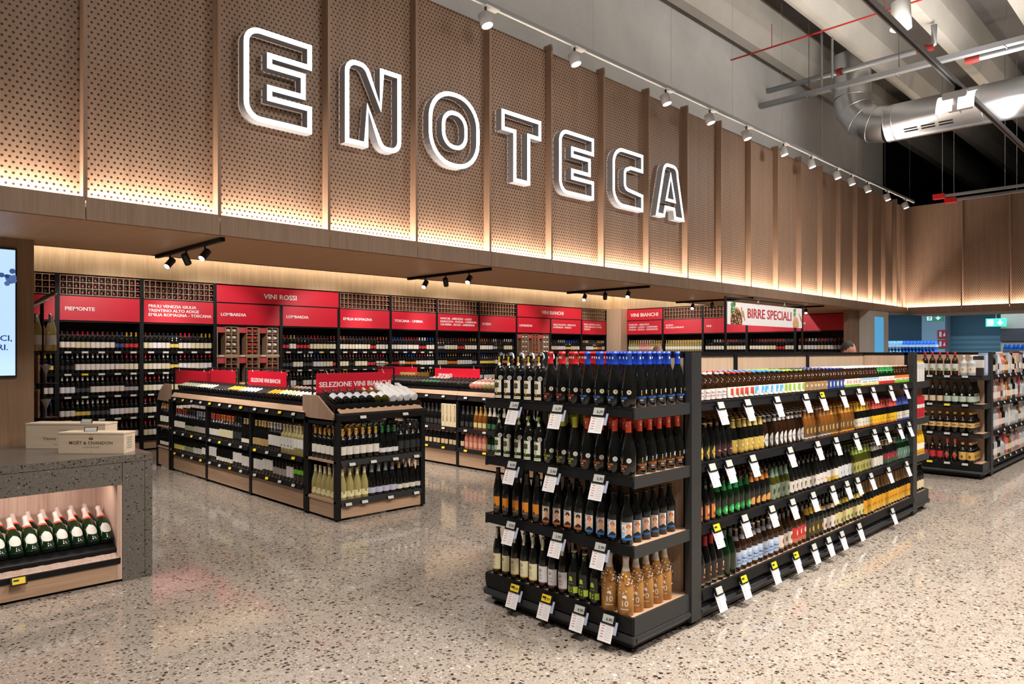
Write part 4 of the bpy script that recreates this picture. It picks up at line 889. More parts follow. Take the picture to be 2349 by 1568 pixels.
for bi in range(12):
    if bi in (3, 9): continue
    x0, x1 = BAYX[bi]+.075, BAYX[bi+1]-.07
    for r in range(5):
        if bi in ROWS: codes = row_codes(ROWS[bi][r])
        else:
            codes = []
            while len(codes) < 16: codes += [rnd.choice('AABBCDDEFGHJI' if bi < 9 else 'DEFEFGDI')+rnd.choice('aaabbcchhgfie' + ('jk' if bi > 5 else ''))]*rnd.choice((2, 3, 3, 4))
            codes = codes[:16]
        indiv = (bi in (1, 2)) or (bi == 0 and r < 5) or (bi in (4, 5, 6) and r < 2) or (bi == 7 and r < 1)
        n = len(codes); nm = SHORTN[bi]
        for q, cd in enumerate(codes):
            if bi == 0 and q < 10: continue
            x = x0+(x1-x0)*q/(n-1)
            if bi in (10, 11) and r == 0: put(wp(cd), 'white_wine_bottle', (x, WY+.055, WZ[r]), f'{CN[cd[0]]} capped {LN[cd[1]]} labelled wine, {nth(q)} along, top row, {("VALLE AOSTA", "corner FRIULI")[bi-10]} bay', 'white wines along the back wall', rnd.uniform(-.1, .1))
            elif indiv: put(wp(cd), 'red_wine_bottle', (x, WY+.055+rnd.uniform(-.004, .004), WZ[r]), f'{CN[cd[0]]} capped {LN[cd[1]]} labelled wine, {nth(q)} along, {ROWL[r]}, {nm}', 'red wines along the back wall', rnd.uniform(-.1, .1))
            else: walls.add(wp(cd)[0], (x, WY+.055, WZ[r]), rnd.uniform(-.1, .1))
RW = [['Eh', 'Ea', 'Fh'], ['Hb', 'Eh', 'Eb'], ['Da', 'Fa', 'Ca', 'Cb'], ['Aa', 'Ca', 'Bb', 'Ce', 'Da'], ['Ca', 'Fh', 'Cb', 'Ch']]
goldw = {k: wineb('champ' if k < 2 else 'wine', ('white', 'rose', 'white', 'black')[k], ('C9A24A', 'D8C8C0', 'D8B060', 'C9A24A')[k], ('E6E0D0', 'E9C8C0', 'EFE9DC', 'D8C060')[k]) for k in range(4)}
for i in range(5):
    for r in range(3):
        n = 15
        for q in range(n):
            y = RBY[i]-.09-(RBY[i]-RBY[i+1]-.16)*q/(n-1)
            for k in range(3 if i < 2 else 1):
                if i < 2: me = goldw[(q//5+i+r) % 3 if i == 0 else (2 if r == 0 else 3)][0]
                else: me = wp(RW[i][(q//3+r) % len(RW[i])])[0]
                if i < 2 and r == 0 and k == 0: put((me, []), 'white_wine_bottle', (WX+.055, y, WZ[r]), f'gold topped pale wine, {nth(q)} from left, top shelf, {("MARCHE", "ROSATI")[i]} bay of side wall', 'white wines along the side wall', radians(-90))
                else: walls.add(me, (WX+.055+k*.095, y, WZ[r]), radians(-90))
for q in range(15):
    for k in range(3): walls.add(goldw[3 if q < 9 else 0][0], (BAYX[11]+.1+q*.066, WY+.05+k*.09-.0, WZ[0]+.0) if False else (BAYX[11]+.1+q*.066, WY+.25+k*.05, WZ[0]))
walls.build('wine_bottles_in_distance', 'rows of wine bottles deeper and farther along the wine walls')
# small shelf labels on the nearer bays
LBM = {}
for c in ('w', 'y'):
    b = MB().box((-.045, -.016, -.034), (.045, -.011, -.006), P('D9D5CC') if c == 'w' else LCDY); LBM[c] = b.mesh('shelf_label')
for bi in (1, 2, 4, 5, 6):
    for r in range(4 if bi < 3 else 2):
        for q in range(5):
            yl = (bi*7+r*5+q) % 9 == 4; x = BAYX[bi]+.14+q*.23
            o = link('shelf_label', LBM['y' if yl else 'w'], loc=(x, WY, WZ[r])); tag(o, f'{"yellow" if yl else "white"} price strip, {nth(q)} along {ROWL[r].replace("row", "shelf")} {SHORTN[bi]}', 'price tag', 'shelf labels of the wine wall')
# ---------------------------------------------------------------- display tables
def tray_profile(): return [(.028, 1.04), (.035, 1.092), (.046, 1.092), (.055, 1.07), (.42, 1.197), (.42, 1.177), (.06, 1.04)]
def display_table(o, name, W_, yb, label, ybays, group):
    """long table: side facing -x at x=0 of origin, bays between ybays (local y), width W_"""
    t = thing(name, label, 'display table', o)
    for y in ybays:
        for x in (0, W_-.05): part('post', box((x, y-.025, .02), (x+.05, y+.025, .985), BLACK), t); part('foot', MB().tube([(x+.025, y, 0), (x+.025, y, .006), (x+.025, y, .02)], [.022, .022, .01], BLACK, 10), t)
    for y0, y1 in zip(ybays, ybays[1:]):
        a, b_ = y0+.025, y1-.025
        part('kick_board', box((.012, a, .03), (.03, b_, .245), 'oak_y'), t)
        part('beam', MB().prism([(.03, .93), (.03, 1.0), (.0, .995), (-.02, .935), (-.012, .93)], 'y', y0-.02, y1+.02, BLACK), t)
        part('ledge', MB().prism([(-.012, 1.0), (.03, 1.055), (.05, 1.055), (.05, 1.0)], 'y', y0+.002, y1-.002, 'oak_y'), t)
        part('tray', MB().prism(tray_profile(), 'y', y0+.012, y1-.012, BLACK), t); part('tray', MB().prism([(W_-a_, b2) for a_, b2 in tray_profile()], 'y', y0+.012, y1-.012, BLACK), t)
        part('top_deck', box((.425, y0+.004, 1.17), (W_-.425, y1-.004, 1.198), 'oak_y'), t)
        for z in (.27, .545):
            k = part('shelf', box((.0, a, z-.02), (W_, b_, z), 'oak_y'), t)
            part('price_rail', MB().prism([(.0, z+.006), (-.004, z+.006), (-.022, z-.045), (-.012, z-.05), (.0, z-.02)], 'y', a, b_, BLACK), k)
        part('core_panel', box((W_/2-.01, a, .05), (W_/2+.01, b_, .93), BLACK), t)
    return t
WT = (3.58, 0, 0)
display_table((3.58, 6.52, 0), 'display_table', 1.04, 0, 'long black display table with sloped trays of white wine, oak kick boards', [0.03, 1.25, 2.47, 3.62], None)
# end unit facing the front
def end_unit(o, name, W_, D, label):
    t = thing(name, label, 'display table', o)
    for x in (0, W_-.05):
        for y in (0, D-.05):
            part('post', box((x, y, .02), (x+.05, y+.05, .96), BLACK), t); part('foot', MB().tube([(x+.025, y+.025, 0), (x+.025, y+.025, .006), (x+.025, y+.025, .02)], [.022, .022, .01], BLACK, 10), t)
    part('kick_board', box((.05, .012, .025), (W_-.05, .03, .165), 'oak_x'), t)
    for x in (.012, W_-.03): part('kick_board', box((x, .05, .025), (x+.018, D-.05, .20), 'oak_y'), t)
    part('beam', MB().prism([(0, .94), (-.006, .945), (-.022, 1.0), (-.005, 1.018), (.03, 1.018), (.03, .94)], 'x', 0, W_, BLACK), t)
    for x in (0, W_-.05): part('side_beam', box((x, .03, .90), (x+.05, D, .955), BLACK), t)
    b = MB(); n = 24
    pts = [(.03, -.005, 1.02)] ; vs = []
    for i in range(n*3+1):
        x = .035+(W_-.07)*i/(n*3); wv = .012*max(0, sin(2*pi*i/(n*3)*11))
        vs += [(x, -.01, 1.02), (x, .045+wv*.5, 1.052+wv)]
    b.add(vs, [(2*i, 2*i+2, 2*i+3, 2*i+1) for i in range(n*3)], 'oak_x'); part('scalloped_ledge', b, t, 'pale wavy wooden ledge')
    for x in (0, W_-.022): part('side_board', MB().prism([(D+.06, 1.175), (.355, 1.175), (.075, 1.012), (.07, .94), (D+.01, .93), (D+.06, .965)], 'x', x, x+.022, 'oak_v'), t)
    part('tray', MB().prism([(.06, 1.06), (.05, 1.10), (.06, 1.104), (.068, 1.078), (.41, 1.20), (.41, 1.18), (.08, 1.055)], 'x', .024, W_-.024, BLACK), t)
    for z in (.19, .565):
        k = part('shelf', box((.0, .012, z-.02), (W_, D, z), 'oak_x'), t)
        part('price_rail', MB().prism([(.012, z+.006), (.006, z+.006), (-.016, z-.045), (-.006, z-.05), (.012, z-.02)], 'x', .05, W_-.05, BLACK), k)
    return t
end_unit((3.58, 5.95, 0), 'display_table', 1.045, .58, 'front end unit of the white wine table with wrapped bottles on its slope')
t = thing('display_table', 'far end unit of the white wine table with a rounded oak side board', 'display table', (3.58, 10.19, 0))
for y in (0.02, .50):
    for x in (0, .99): part('post', box((x, y, 0), (x+.05, y+.05, .96), BLACK), t)
part('kick_board', box((.012, .07, .03), (.03, .5, .26), 'oak_y'), t); part('side_board', MB().prism([(.02, .93), (.02, 1.165), (.25, 1.165), (.42, 1.06), (.52, .93)], 'x', 0, .022, 'oak_v'), t)
for z in (.29, .58): part('shelf', box((0, .0, z-.02), (1.04, .55, z), 'oak_y'), t)
# spumanti table and its near end
display_table((6.5, 4.95, 0), 'display_table', 1.04, 0, 'second display table carrying the SPUMANTI sign and sparkling wines', [.20, 1.45, 2.69, 3.93, 5.0], None)
# signs over the tables
def frame_sign(o, axis, w, z0, z1, label, text=None, ts=.07, posts=True, zr=1.43, ext=.07, name='hanging_sign', tx=.03, tw=None, grp='red hanging signs', zp=1.0):
    R = Vector((1, 0, 0)) if axis == 'x' else Vector((0, -1, 0)); N = Vector((0, -1, 0)) if axis == 'x' else Vector((-1, 0, 0))
    t = thing(name, label, 'sign', o, 0, grp)
    p = lambda s, z, n=0: tuple(R*s+N*n+Vector((0, 0, z-o[2])))
    if posts:
        for s in (-ext, w+ext): part('post', MB().tube([p(s, zp), p(s, zr)], .009, BLACK), t)
        part('top_bar', MB().tube([p(-ext, zr), p(w+ext, zr)], .008, BLACK), t)
    b = MB(); v = [p(0, z0), p(w, z0), p(w, z1), p(0, z1)]; v2 = [tuple(Vector(q)+N*.006) for q in v]
    b.add(v+v2, [(0, 3, 2, 1), (4, 5, 6, 7), (0, 1, 5, 4), (1, 2, 6, 5), (2, 3, 7, 6), (3, 0, 4, 7)], RED); bd = part('board', b, t)
    if text:
        b = MB(); text_flat(b, text, ts, Vector(p(tx, z0+(z1-z0)*.31, .0075)), R, (0, 0, 1), SIGNTXT, width=tw, bold=.03); part('lettering', b, bd, 'white capital letters')
    for s in (.13*w, .88*w): part('clip', MB().tube([p(s, zr+.006, .0), p(s-.01, zr-.012, .004), p(s+.006, z1-.002, .008), p(s+.012, z1-.014, .009)], .004, WHITE, 6), t)
    return t
frame_sign((3.65, 6.45, 1.0), 'x', .90, 1.186, 1.387, 'red SELEZIONE VINI BIANCHI sign behind the wrapped bottles', 'SELEZIONE VINI BIANCHI', .072, tw=.855, ext=.038, zp=1.176)
frame_sign((3.86, 8.42, 1.0), 'y', .965, 1.185, 1.378, 'smaller red SELEZIONE VINI BIANCHI sign along the table side', 'SELEZIONE VINI BIANCHI', .066, tx=.08, tw=.74, zr=1.40)
frame_sign((3.86, 10.78, 1.0), 'y', 1.18, 1.15, 1.345, 'blank red board over the far end of the table', zr=1.372)
frame_sign((3.86, 9.57, 1.0), 'y', .80, 1.15, 1.37, 'blank red board next to the pigeonhole bay, narrower of two', zr=1.39)
frame_sign((7.0, 8.752, 1.0), 'y', 1.033, 1.16, 1.355, 'red SPUMANTI sign over the second table', 'SPUMANTI', .075, tx=.09, tw=.32, zr=1.40)
frame_sign((7.0, 10.3, 1.0), 'y', 1.1, 1.18, 1.36, 'blank red board left of the SPUMANTI sign', zr=1.40)
frame_sign((7.0, 7.3, 1.0), 'y', 1.0, 1.20, 1.375, 'blank red board right of the SPUMANTI sign', zr=1.40)
# table bottles
def ww(shape, glass, cap, lab, z=(.055, .135), extra=None, split=True, n=12):
    zs = [('capsule', .236 if shape != 'champ' else .232, .32, 180, P(cap, .4)), ('label', z[0], z[1], 75, P(lab, .5))]
    return bottle(shape, glass, zs, n, split, extra)
WW = {'gold_cream': ww('wine', 'black', 'C8964A', 'E2DCD0'), 'green_white': ww('burg', 'black', '2F6A42', 'DAD8DA', (.04, .085)), 'black_none': ww('wine', 'black', '17171A', '2A2A2C'),
      'clear_flower': ww('burg', 'white', 'D8CFB0', 'E0D8A8', (.03, .085), [('label', 'print', bent('burg', [('e', 0, .075, .008, .014, P('A8672A'))]))]), 'shield': ww('champ', 'black', '7A7C84', 'B9B8CC', (.03, .085)),
      'tan_low': ww('burg', 'black', 'A88A68', 'D8D0C2', (.03, .075)), 'red_ivory': ww('wine', 'black', 'B0402E', 'DED4C4'), 'blk_moss': ww('wine', 'black', '2A2A30', '8E8E72', (.04, .10)), 'slv_grey': ww('wine', 'black', '8A8A90', '9A9088', (.04, .11)),
      'vio_yel': ww('wine', 'black', '2E2846', 'CFC468', (.04, .10)), 'vio_grey': ww('wine', 'black', '2E2846', 'B9B6B0', (.04, .11)), 'or_cream': ww('wine', 'black', 'C06A30', 'C8BE9A', (.045, .135)), 'rd_white': ww('wine', 'black', 'B0402E', 'C9C4BC', (.045, .12)),
      'tan_strip': ww('burg', 'black', 'B09058', 'A88A58', (.035, .11)), 'slv_white': ww('wine', 'black', 'B8B4B0', 'D6D2CC', (.06, .17)), 'clear_wave': ww('wine', 'white', 'C8B890', 'DAD8D2', (.055, .17), [('label', 'print', bent('wine', [('e', .002, .145, .009, .014, P('34423C')), ('e', .007, .145, .009, .014, P('DAD8D2')), ('e', .0, .085, .011, .010, P('5A6A5E'))]))]),
      'clear_white': ww('wine', 'white', 'C8B890', 'E0DED8', (.08, .17)), 'green_patch': ww('wine', 'black', 'A8A4A8', '6FB82A', (.09, .135)), 'white_tall': ww('wine', 'black', '9A9494', 'CFC8C4', (.04, .15))}
DESC = {'gold_cream': 'gold capped cream labelled wine', 'green_white': 'green capped white labelled wine', 'black_none': 'all black labelled wine', 'clear_flower': 'pale clear wine with flower label', 'shield': 'silver capped shield labelled wine', 'tan_low': 'tan capped low labelled wine', 'red_ivory': 'red capped ivory labelled wine', 'blk_moss': 'black capped moss labelled wine', 'slv_grey': 'silver capped grey labelled wine', 'vio_yel': 'violet capped yellow labelled wine', 'vio_grey': 'violet capped grey labelled wine', 'or_cream': 'orange capped cream labelled wine', 'rd_white': 'red capped white labelled wine', 'tan_strip': 'tan capped tan labelled wine', 'slv_white': 'silver capped tall labelled wine', 'clear_wave': 'pale clear wine with wave label', 'clear_white': 'pale clear wine with high label', 'green_patch': 'black wine with bright green label', 'white_tall': 'grey capped grey labelled wine'}
tm = Mass(); rnd = random.Random(21)
def row_y(spec, y_hi, y_lo, x, z, where, grp, name='white_wine_bottle', lib=WW, desc=DESC, back=2, pitch=.09):   # a shelf row facing -x, listed from the far (left) end
    tot = sum(n for n, _ in spec); i = 0
    for n, k in spec:
        for _ in range(n):
            y = y_hi-(y_hi-y_lo)*i/max(1, tot-1)
            put(lib[k], name, (x+rnd.uniform(-.004, .004), y, z), f'{desc[k]}, {nth(i)} from left, {where}', grp, radians(-90)+rnd.uniform(-.1, .1))
            for b in range(1, back+1):
                for me in [lib[k][0]]+[q[1] for q in lib[k][1]]: tm.add(me, (x+b*pitch, y, z), radians(-90))
            i += 1
G1, G2 = 'white wines on the table shelves', 'white wines on the end unit'
tb = [(10.14, 8.99), (8.99, 7.77), (7.77, 6.55)]
SP = [[[(5, 'red_ivory'), (4, 'blk_moss'), (5, 'slv_grey')], [(5, 'vio_yel'), (4, 'blk_moss'), (4, 'vio_grey'), (2, 'gold_cream')]],
      [[(4, 'rd_white'), (5, 'or_cream'), (3, 'black_none'), (3, 'tan_low')], [(3, 'slv_white'), (6, 'tan_low'), (3, 'slv_white'), (3, 'white_tall')]],
      [[(5, 'tan_strip'), (4, 'slv_white'), (4, 'clear_wave'), (3, 'clear_white')], [(3, 'white_tall'), (3, 'slv_white'), (4, 'slv_grey'), (2, 'white_tall'), (3, 'green_patch')]]]
BN = ['farthest bay', 'middle bay', 'nearest bay']
for b, (y1, y0) in enumerate(tb):
    for r, z in enumerate((.545, .27)): row_y(SP[b][r], y1-.075, y0+.075, 3.625, z, f'{("upper", "lower")[r]} shelf, {BN[b]} of white table', G1)
row_y([(3, 'gold_cream')], 10.62, 10.42, 3.63, .58, 'upper shelf, far end unit', G1, back=1); row_y([(4, 'tan_low')], 10.62, 10.38, 3.63, .29, 'lower shelf, far end unit', G1, back=1)
EU = [[(4, 'gold_cream'), (2, 'gold_cream'), (3, 'green_white'), (4, 'black_none')], [(2, 'clear_flower'), (2, 'clear_flower'), (4, 'shield'), (4, 'tan_low')]]
for r, z in enumerate((.565, .19)):
    spec = EU[r]; tot = sum(n for n, _ in spec); i = 0
    for n, k in spec:
        for _ in range(n):
            x = 3.675+(4.575-3.675)*i/(tot-1)
            put(WW[k], 'white_wine_bottle', (x, 6.005, z), f'{DESC[k]}, {nth(i)} from left, {("upper", "lower")[r]} shelf, end unit front', G2, rnd.uniform(-.1, .1)-.1)
            for b in range(1, 5):
                for me in [WW[k][0]]+[q[1] for q in WW[k][1]]:
                    if not (i == 0): tm.add(me, (x, 6.005+b*.095, z), 0)
            i += 1
    for b in range(5): put(WW[spec[0][1]], 'white_wine_bottle', (3.632, 6.07+b*.088, z), f'{DESC[spec[0][1]]}, {nth(b)} behind corner post, {("upper", "lower")[r]} shelf, end unit', G2, radians(-90))
tm.build('wine_bottles_behind', 'wine bottles standing behind the front ones on the white wine table')
# lying bottles: neck up the slope
def lying(lib, key, name, x, y, z, axis, label, grp, ang=27, cat='bottle'):
    put(lib, name, (x, y, z), label, grp, 0 if axis == 'y' else radians(-90), radians(ang-90), cat)
WW2 = {'dark_grey': ww('burg', 'black', '4A2A2A', 'B9BCC0', (.04, .13)), 'gold_white': ww('burg', 'olive', 'D8C88A', 'E6E2E0', (.03, .12))}
wrap_prof = [(0, 0), (.040, .0), (.046, .012), (.047, .10), (.045, .17), (.036, .22), (.028, .26), (.03, .30), (.022, .33), (.030, .35), (0, .34)]
def wrapped(seed):
    rn = random.Random(seed); n = 18; mb = MB(); vs = []
    for r, z in wrap_prof[1:-1]:
        for j in range(n):
            q = r*(1+.10*sin(j*3+seed+z*30)*min(1, z*4)+rn.uniform(-.05, .05)); vs.append((q*cos(2*pi*j/n)+(.02*sin(seed*2.)*max(0, z-.25)/.1), q*sin(2*pi*j/n), z+rn.uniform(-.004, .004)+(.02*sin(j+seed) if z > .3 else 0)))
    m = len(wrap_prof)-2
    mb.add(vs, [(i*n+j, i*n+(j+1) % n, (i+1)*n+(j+1) % n, (i+1)*n+j) for i in range(m-1) for j in range(n)]+[list(range(n))[::-1]]+[[(m-1)*n+j for j in range(n)]], M('white_tissue_paper', (.82, .80, .79), .6))
    return (mb.mesh('wrapped'), [])
for i in range(11):
    x = 3.665+i*.0895; y, z = 6.045, 1.124
    if i < 5: lying(WW2['dark_grey'], 0, 'white_wine_bottle', x, y, z, 'y', f'dark necked grey labelled bottle lying on end slope, {nth(i)} from left', 'bottles on the end slope', 20)
    elif i < 7: lying(WW2['gold_white'], 0, 'white_wine_bottle', x, y, z, 'y', f'cream necked white labelled bottle lying on the slope, {nth(i)} from the left', 'bottles on the end slope', 20)
    else: lying(wrapped(i), 0, 'wrapped_bottle', x, y, z+.004, 'y', f'bottle wrapped in white tissue on the slope, {nth(i-7)} of the wrapped ones', 'wrapped bottles on the slope', 20)
TL = {'mint': ('wine', 'black', 'B9D0A0', 'A9AE94'), 'moss': ('wine', 'black', '3A3A44', 'A9AE94'), 'ivory': ('wine', 'black', '3E3A44', 'E6DFD2'), 'dark': ('wine', 'black', 'B09060', '1C1A18'), 'amber': ('burg', 'black', '3A3A34', 'E6B030'), 'pearl': ('wine', 'black', 'D8A848', 'D8D6D2'), 'black': ('wine', 'black', '3A3030', '1C1A18'), 'orange': ('wine', 'brown', 'A88A68', 'EFA820'), 'cream': ('burg', 'black', 'C8B098', 'EFE6BC'), 'snow': ('wine', 'black', 'E6E2E2', 'F1EEEA')}
TLP = {k: ww(*v, (.02, .12), None, True, 10) for k, v in TL.items()}
slope = ['mint']*2+['moss']*5+['ivory']*6 + ['dark']*5+['amber']*4+['pearl']*5 + ['black']*3+['orange']*3+['cream']*4+['snow']*4
for i, k in enumerate(slope):
    y = 10.06-(10.06-6.62)*i/(len(slope)-1)
    lying(TLP[k], 0, 'white_wine_bottle', 3.642, y, 1.118, 'x', f'{k} labelled bottle lying on the long slope, {nth(i)} from the far end', 'bottles on the long slope', 19)
# sparkling wines of the second table
def sp(glass, foil, lab, z=(.035, .10), foilz=.20, n=10, clear=False): return bottle('champ', glass, [('foil', foilz, .32, 180, P(foil, .3)), ('label', z[0], z[1], 70, P(lab))], n, True)
SPK = {'pinkgold': sp('black', 'C9967E', 'CDB088'), 'copper': sp('rose', 'C8705A', 'D89C80'), 'greenfoil': sp('green', '3E7A58', '5E7A66'), 'black': sp('black', '2A2624', '3A3634'), 'greenlab': sp('black', 'C8C4B8', '2F6A4A'), 'goldwrap': sp('amber', 'B08A4A', 'D8C890')}
SPD = {'pinkgold': 'pink gold foiled sparkling wine', 'copper': 'copper foiled rose sparkling wine', 'greenfoil': 'green foiled sparkling wine', 'black': 'black foiled sparkling wine', 'greenlab': 'green labelled sparkling wine', 'goldwrap': 'gold wrapped sparkling wine'}
tm = Mass()
for b, (y1, y0) in enumerate([(8.88, 7.64), (7.64, 6.40), (6.40, 5.15)]):
    U = [[(9, 'black')], [(3, 'black'), (3, 'goldwrap'), (5, 'greenlab'), (2, 'pinkgold')], [(6, 'greenlab'), (7, 'black')]][b]; Lo = [[(13, 'pinkgold')], [(1, 'pinkgold'), (5, 'copper'), (7, 'greenfoil')], [(13, 'copper')]][b]
    nm = ('left bay', 'middle bay', 'right bay')[b]
    row_y(U, y1-.08, (y0+.42) if b == 0 else y0+.08, 6.55, .545, f'upper shelf, {nm} of SPUMANTI table', 'sparkling wines on the second table', 'sparkling_wine_bottle', SPK, SPD, 1)
    row_y(Lo, y1-.08, y0+.08, 6.55, .27, f'lower shelf, {nm} of SPUMANTI table', 'sparkling wines on the second table', 'sparkling_wine_bottle', SPK, SPD, 1)
tm.build('sparkling_bottles_behind', 'sparkling wine bottles behind the front rows of the second table')
for k in range(4):
    t = thing('gift_box', f'tall cream gift box lettered vertically, {nth(k)} from the left, beside sparkling wine', 'box', (6.54, 7.945-k*.084, .545), radians(-90), 'cream gift boxes')
    part('body', box((-.04, -.04, 0), (.04, .04, .325), P('D8C49E')), t); b = MB(); text_flat(b, 'BERLUCCHI', .043, (.013, -.0412, .075), (0, 0, 1), (-1, 0, 0), P('5A4A34'), bold=.01, space=.92); part('lettering', b, t, 'brown vertical lettering')
for i in range(40):
    y = 9.9-i*.0885
    k = 'greenlab' if 15 <= i < 20 else 'black'
    if y < 6.42: break
    if i >= 33 or y < 7.5:
        o = put(sp('rose' if i < 31 else 'white', 'D8B8B0' if i < 31 else 'D8D0A8', 'E0C0B8'), 'sparkling_wine_bottle', (6.565, y, 1.122), f'cellophane wrapped pale bottle on SPUMANTI table slope, {nth(i)} from far end', 'bottles on the second slope', radians(-90), radians(-71))
    else: lying(SPK[k], 0, 'sparkling_wine_bottle', 6.565, y, 1.122, 'x', f'{"green labelled" if k == "greenlab" else "dark"} sparkling bottle on SPUMANTI table slope, {nth(i)} from far end', 'bottles on the second slope', 19)
for i, y in enumerate((8.74, 8.66, 8.58, 8.50, 8.42)):
    t = thing('gold_gift_box', f'small gold gift box on top of the second table, {nth(i)} from the left', 'box', (7.02, y+.72, 1.198), 0, 'gold gift boxes'); part('body', box((-.14, -.038, 0), (.14, .038, .075), P('B98A3E', .35)), t); part('lid_band', box((-.142, -.039, .05), (-.10, .039, .0765), P('D8B868', .35)), t)
# price tags of the tables
def small_tag(loc, rz, label, yellow, grp):
    t = thing('price_tag', label, 'price tag', loc, rz, grp); R = Matrix.Rotation(radians(-22), 3, 'X')
    if ('s', yellow) not in TAGH: TAGH[('s', yellow)] = (MB().obox((0, -.004, 0), (.078, .007, .036), R, BLACK).mesh('holder'), MB().obox((0, -.008, 0), (.066, .002, .028), R, LCDY if yellow else LCD).mesh('display'))
    h, d = TAGH[('s', yellow)]; link('holder', h, t); link('display', d, t, 'yellow offer display' if yellow else 'grey price display')
TG = 'price tags of the display tables'
for r, z, xs in ((0, .995, (3.86, 4.36)), (1, .545, (3.74, 3.98, 4.24, 4.50)), (2, .17, (3.70, 3.88, 4.18, 4.50))):
    for i, x in enumerate(xs): small_tag((x, 5.935, z-.012 if r else .975), 0, f'grey price tag, {nth(i)} from the left, {("top beam", "upper shelf edge", "lower shelf edge")[r]} of the end unit', False, TG)
for b, (y1, y0) in enumerate(tb):
    for r, z in enumerate((.972, .525, .25)):
        for i in range(4):
            yl = (b+r*2+i) % 3 == 1
            small_tag((3.565, y1-.16-i*.29, z), radians(-90), f'{"yellow" if yl else "grey"} price tag, {nth(i)} from the left, {("beam", "upper shelf edge", "lower shelf edge")[r]} of {BN[b]}', yl, TG)
for b, (y1, y0) in enumerate([(8.88, 7.64), (7.64, 6.40)]):
    for r, z in enumerate((.972, .525, .25)):
        for i in range(3):
            yl = r == 2
            small_tag((6.485, y1-.2-i*.38, z), radians(-90), f'{"yellow" if yl else "grey"} price tag, {nth(i)} from left, {("beam", "upper edge", "lower edge")[r]}, {("left", "middle")[b]} bay, SPUMANTI table', yl, TG)
# ---------------------------------------------------------------- stone counter with the lit champagne niche
CT = .88
t = thing('stone_counter', 'grey speckled stone counter with a lit wooden niche', 'counter', (1.8, 5.47, 0)); o = (1.8, 5.47, 0)
part('worktop', box((-1.3, 5.47, CT-.05), (1.8, 6.62, CT), 'terrazzo_counter', o), t, bev=.002)
part('front_beam', box((-1.3, 5.472, .678), (1.598, 5.50, CT-.052), 'terrazzo_counter', o), t)
part('stone_leg', box((1.602, 5.472, 0), (1.746, 5.50, CT-.052), 'terrazzo_counter', o), t); part('stone_leg', box((1.749, 5.472, 0), (1.798, 6.6, CT-.052), 'terrazzo_counter', o), t)
part('niche_side', box((1.57, 5.475, .02), (1.60, 6.02, .70), 'niche_elm', o), t); part('niche_back', box((-1.3, 6.0, .02), (1.57, 6.02, .72), 'niche_elm', o), t)
part('niche_top', box((-1.3, 5.50, .70), (1.57, 6.0, .72), 'niche_elm', o), t); part('niche_step', box((-1.3, 5.86, .20), (1.57, 6.0, .33), 'niche_elm', o), t); part('niche_floor', box((-1.3, 5.52, .15), (1.57, 6.0, .17), 'niche_elm', o), t)
part('kick_board', box((-1.3, 5.478, .02), (1.59, 5.50, .128), 'oak_x', o), t); part('toe_recess', box((-1.3, 5.51, 0), (1.74, 5.53, .03), BLACK, o), t)
part('price_rail', MB(o).prism([(5.47, .13), (5.462, .168), (5.475, .172), (5.49, .13)], 'x', -1.3, 1.588, BLACK), t)
b = MB(o); n = 120; vs = []
for i in range(n+1):
    x = -1.3+2.88*i/n; wv = .010*max(0, sin(2*pi*(x-1.54)/.088))
    vs += [(x, 5.472, .172), (x, 5.50+wv*.4, .205+wv)]
b.add(vs, [(2*i, 2*i+2, 2*i+3, 2*i+1) for i in range(n)], 'niche_elm'); part('scalloped_ledge', b, t, 'wavy wooden ledge')
part('tray', MB(o).prism([(5.50, .20), (5.49, .235), (5.50, .24), (5.83, .36), (5.83, .34), (5.52, .20)], 'x', -1.3, 1.57, BLACK), t)
area('niche_light', (.2, 5.60, .69), (2.6, .05), 10, (1, .90, .82), (0, .45, -1))
CHP = bottle('champ', 'green', [('foil', .215, .32, 180, P('C9B0A8', .35)), ('neck_seal', .197, .215, 40, P('D8402A'))], 20, True,
  [('label', 'label', bent('champ', [('e', 0, .085, .036, .042, P('B8B2AA')), ('p', [(-.012, .09), (.012, .09), (.012, .088), (-.012, .088)], P('B9B0A4')), ('p', [(-.009, .082), (.009, .082), (.009, .0805), (-.009, .0805)], P('B9B0A4'))]))])
for i in range(14):
    x = 1.528-i*.0885
    put(CHP, 'champagne_bottle', (x, 5.545, .285), f'green champagne bottle with oval white label, niche front row, {nth(i)} from right', 'front champagne bottles in the niche', 0, radians(-50))
    if i: put(CHP, 'champagne_bottle', (x+.044, 5.70, .285), f'champagne bottle behind the front ones in the niche, {nth(i-1)} from the right', 'rear champagne bottles in the niche', 0, radians(-50))
tg = price_tag((.99, 5.458, .168), 0, 'yellow price tag on the counter niche rail', None, True, False)
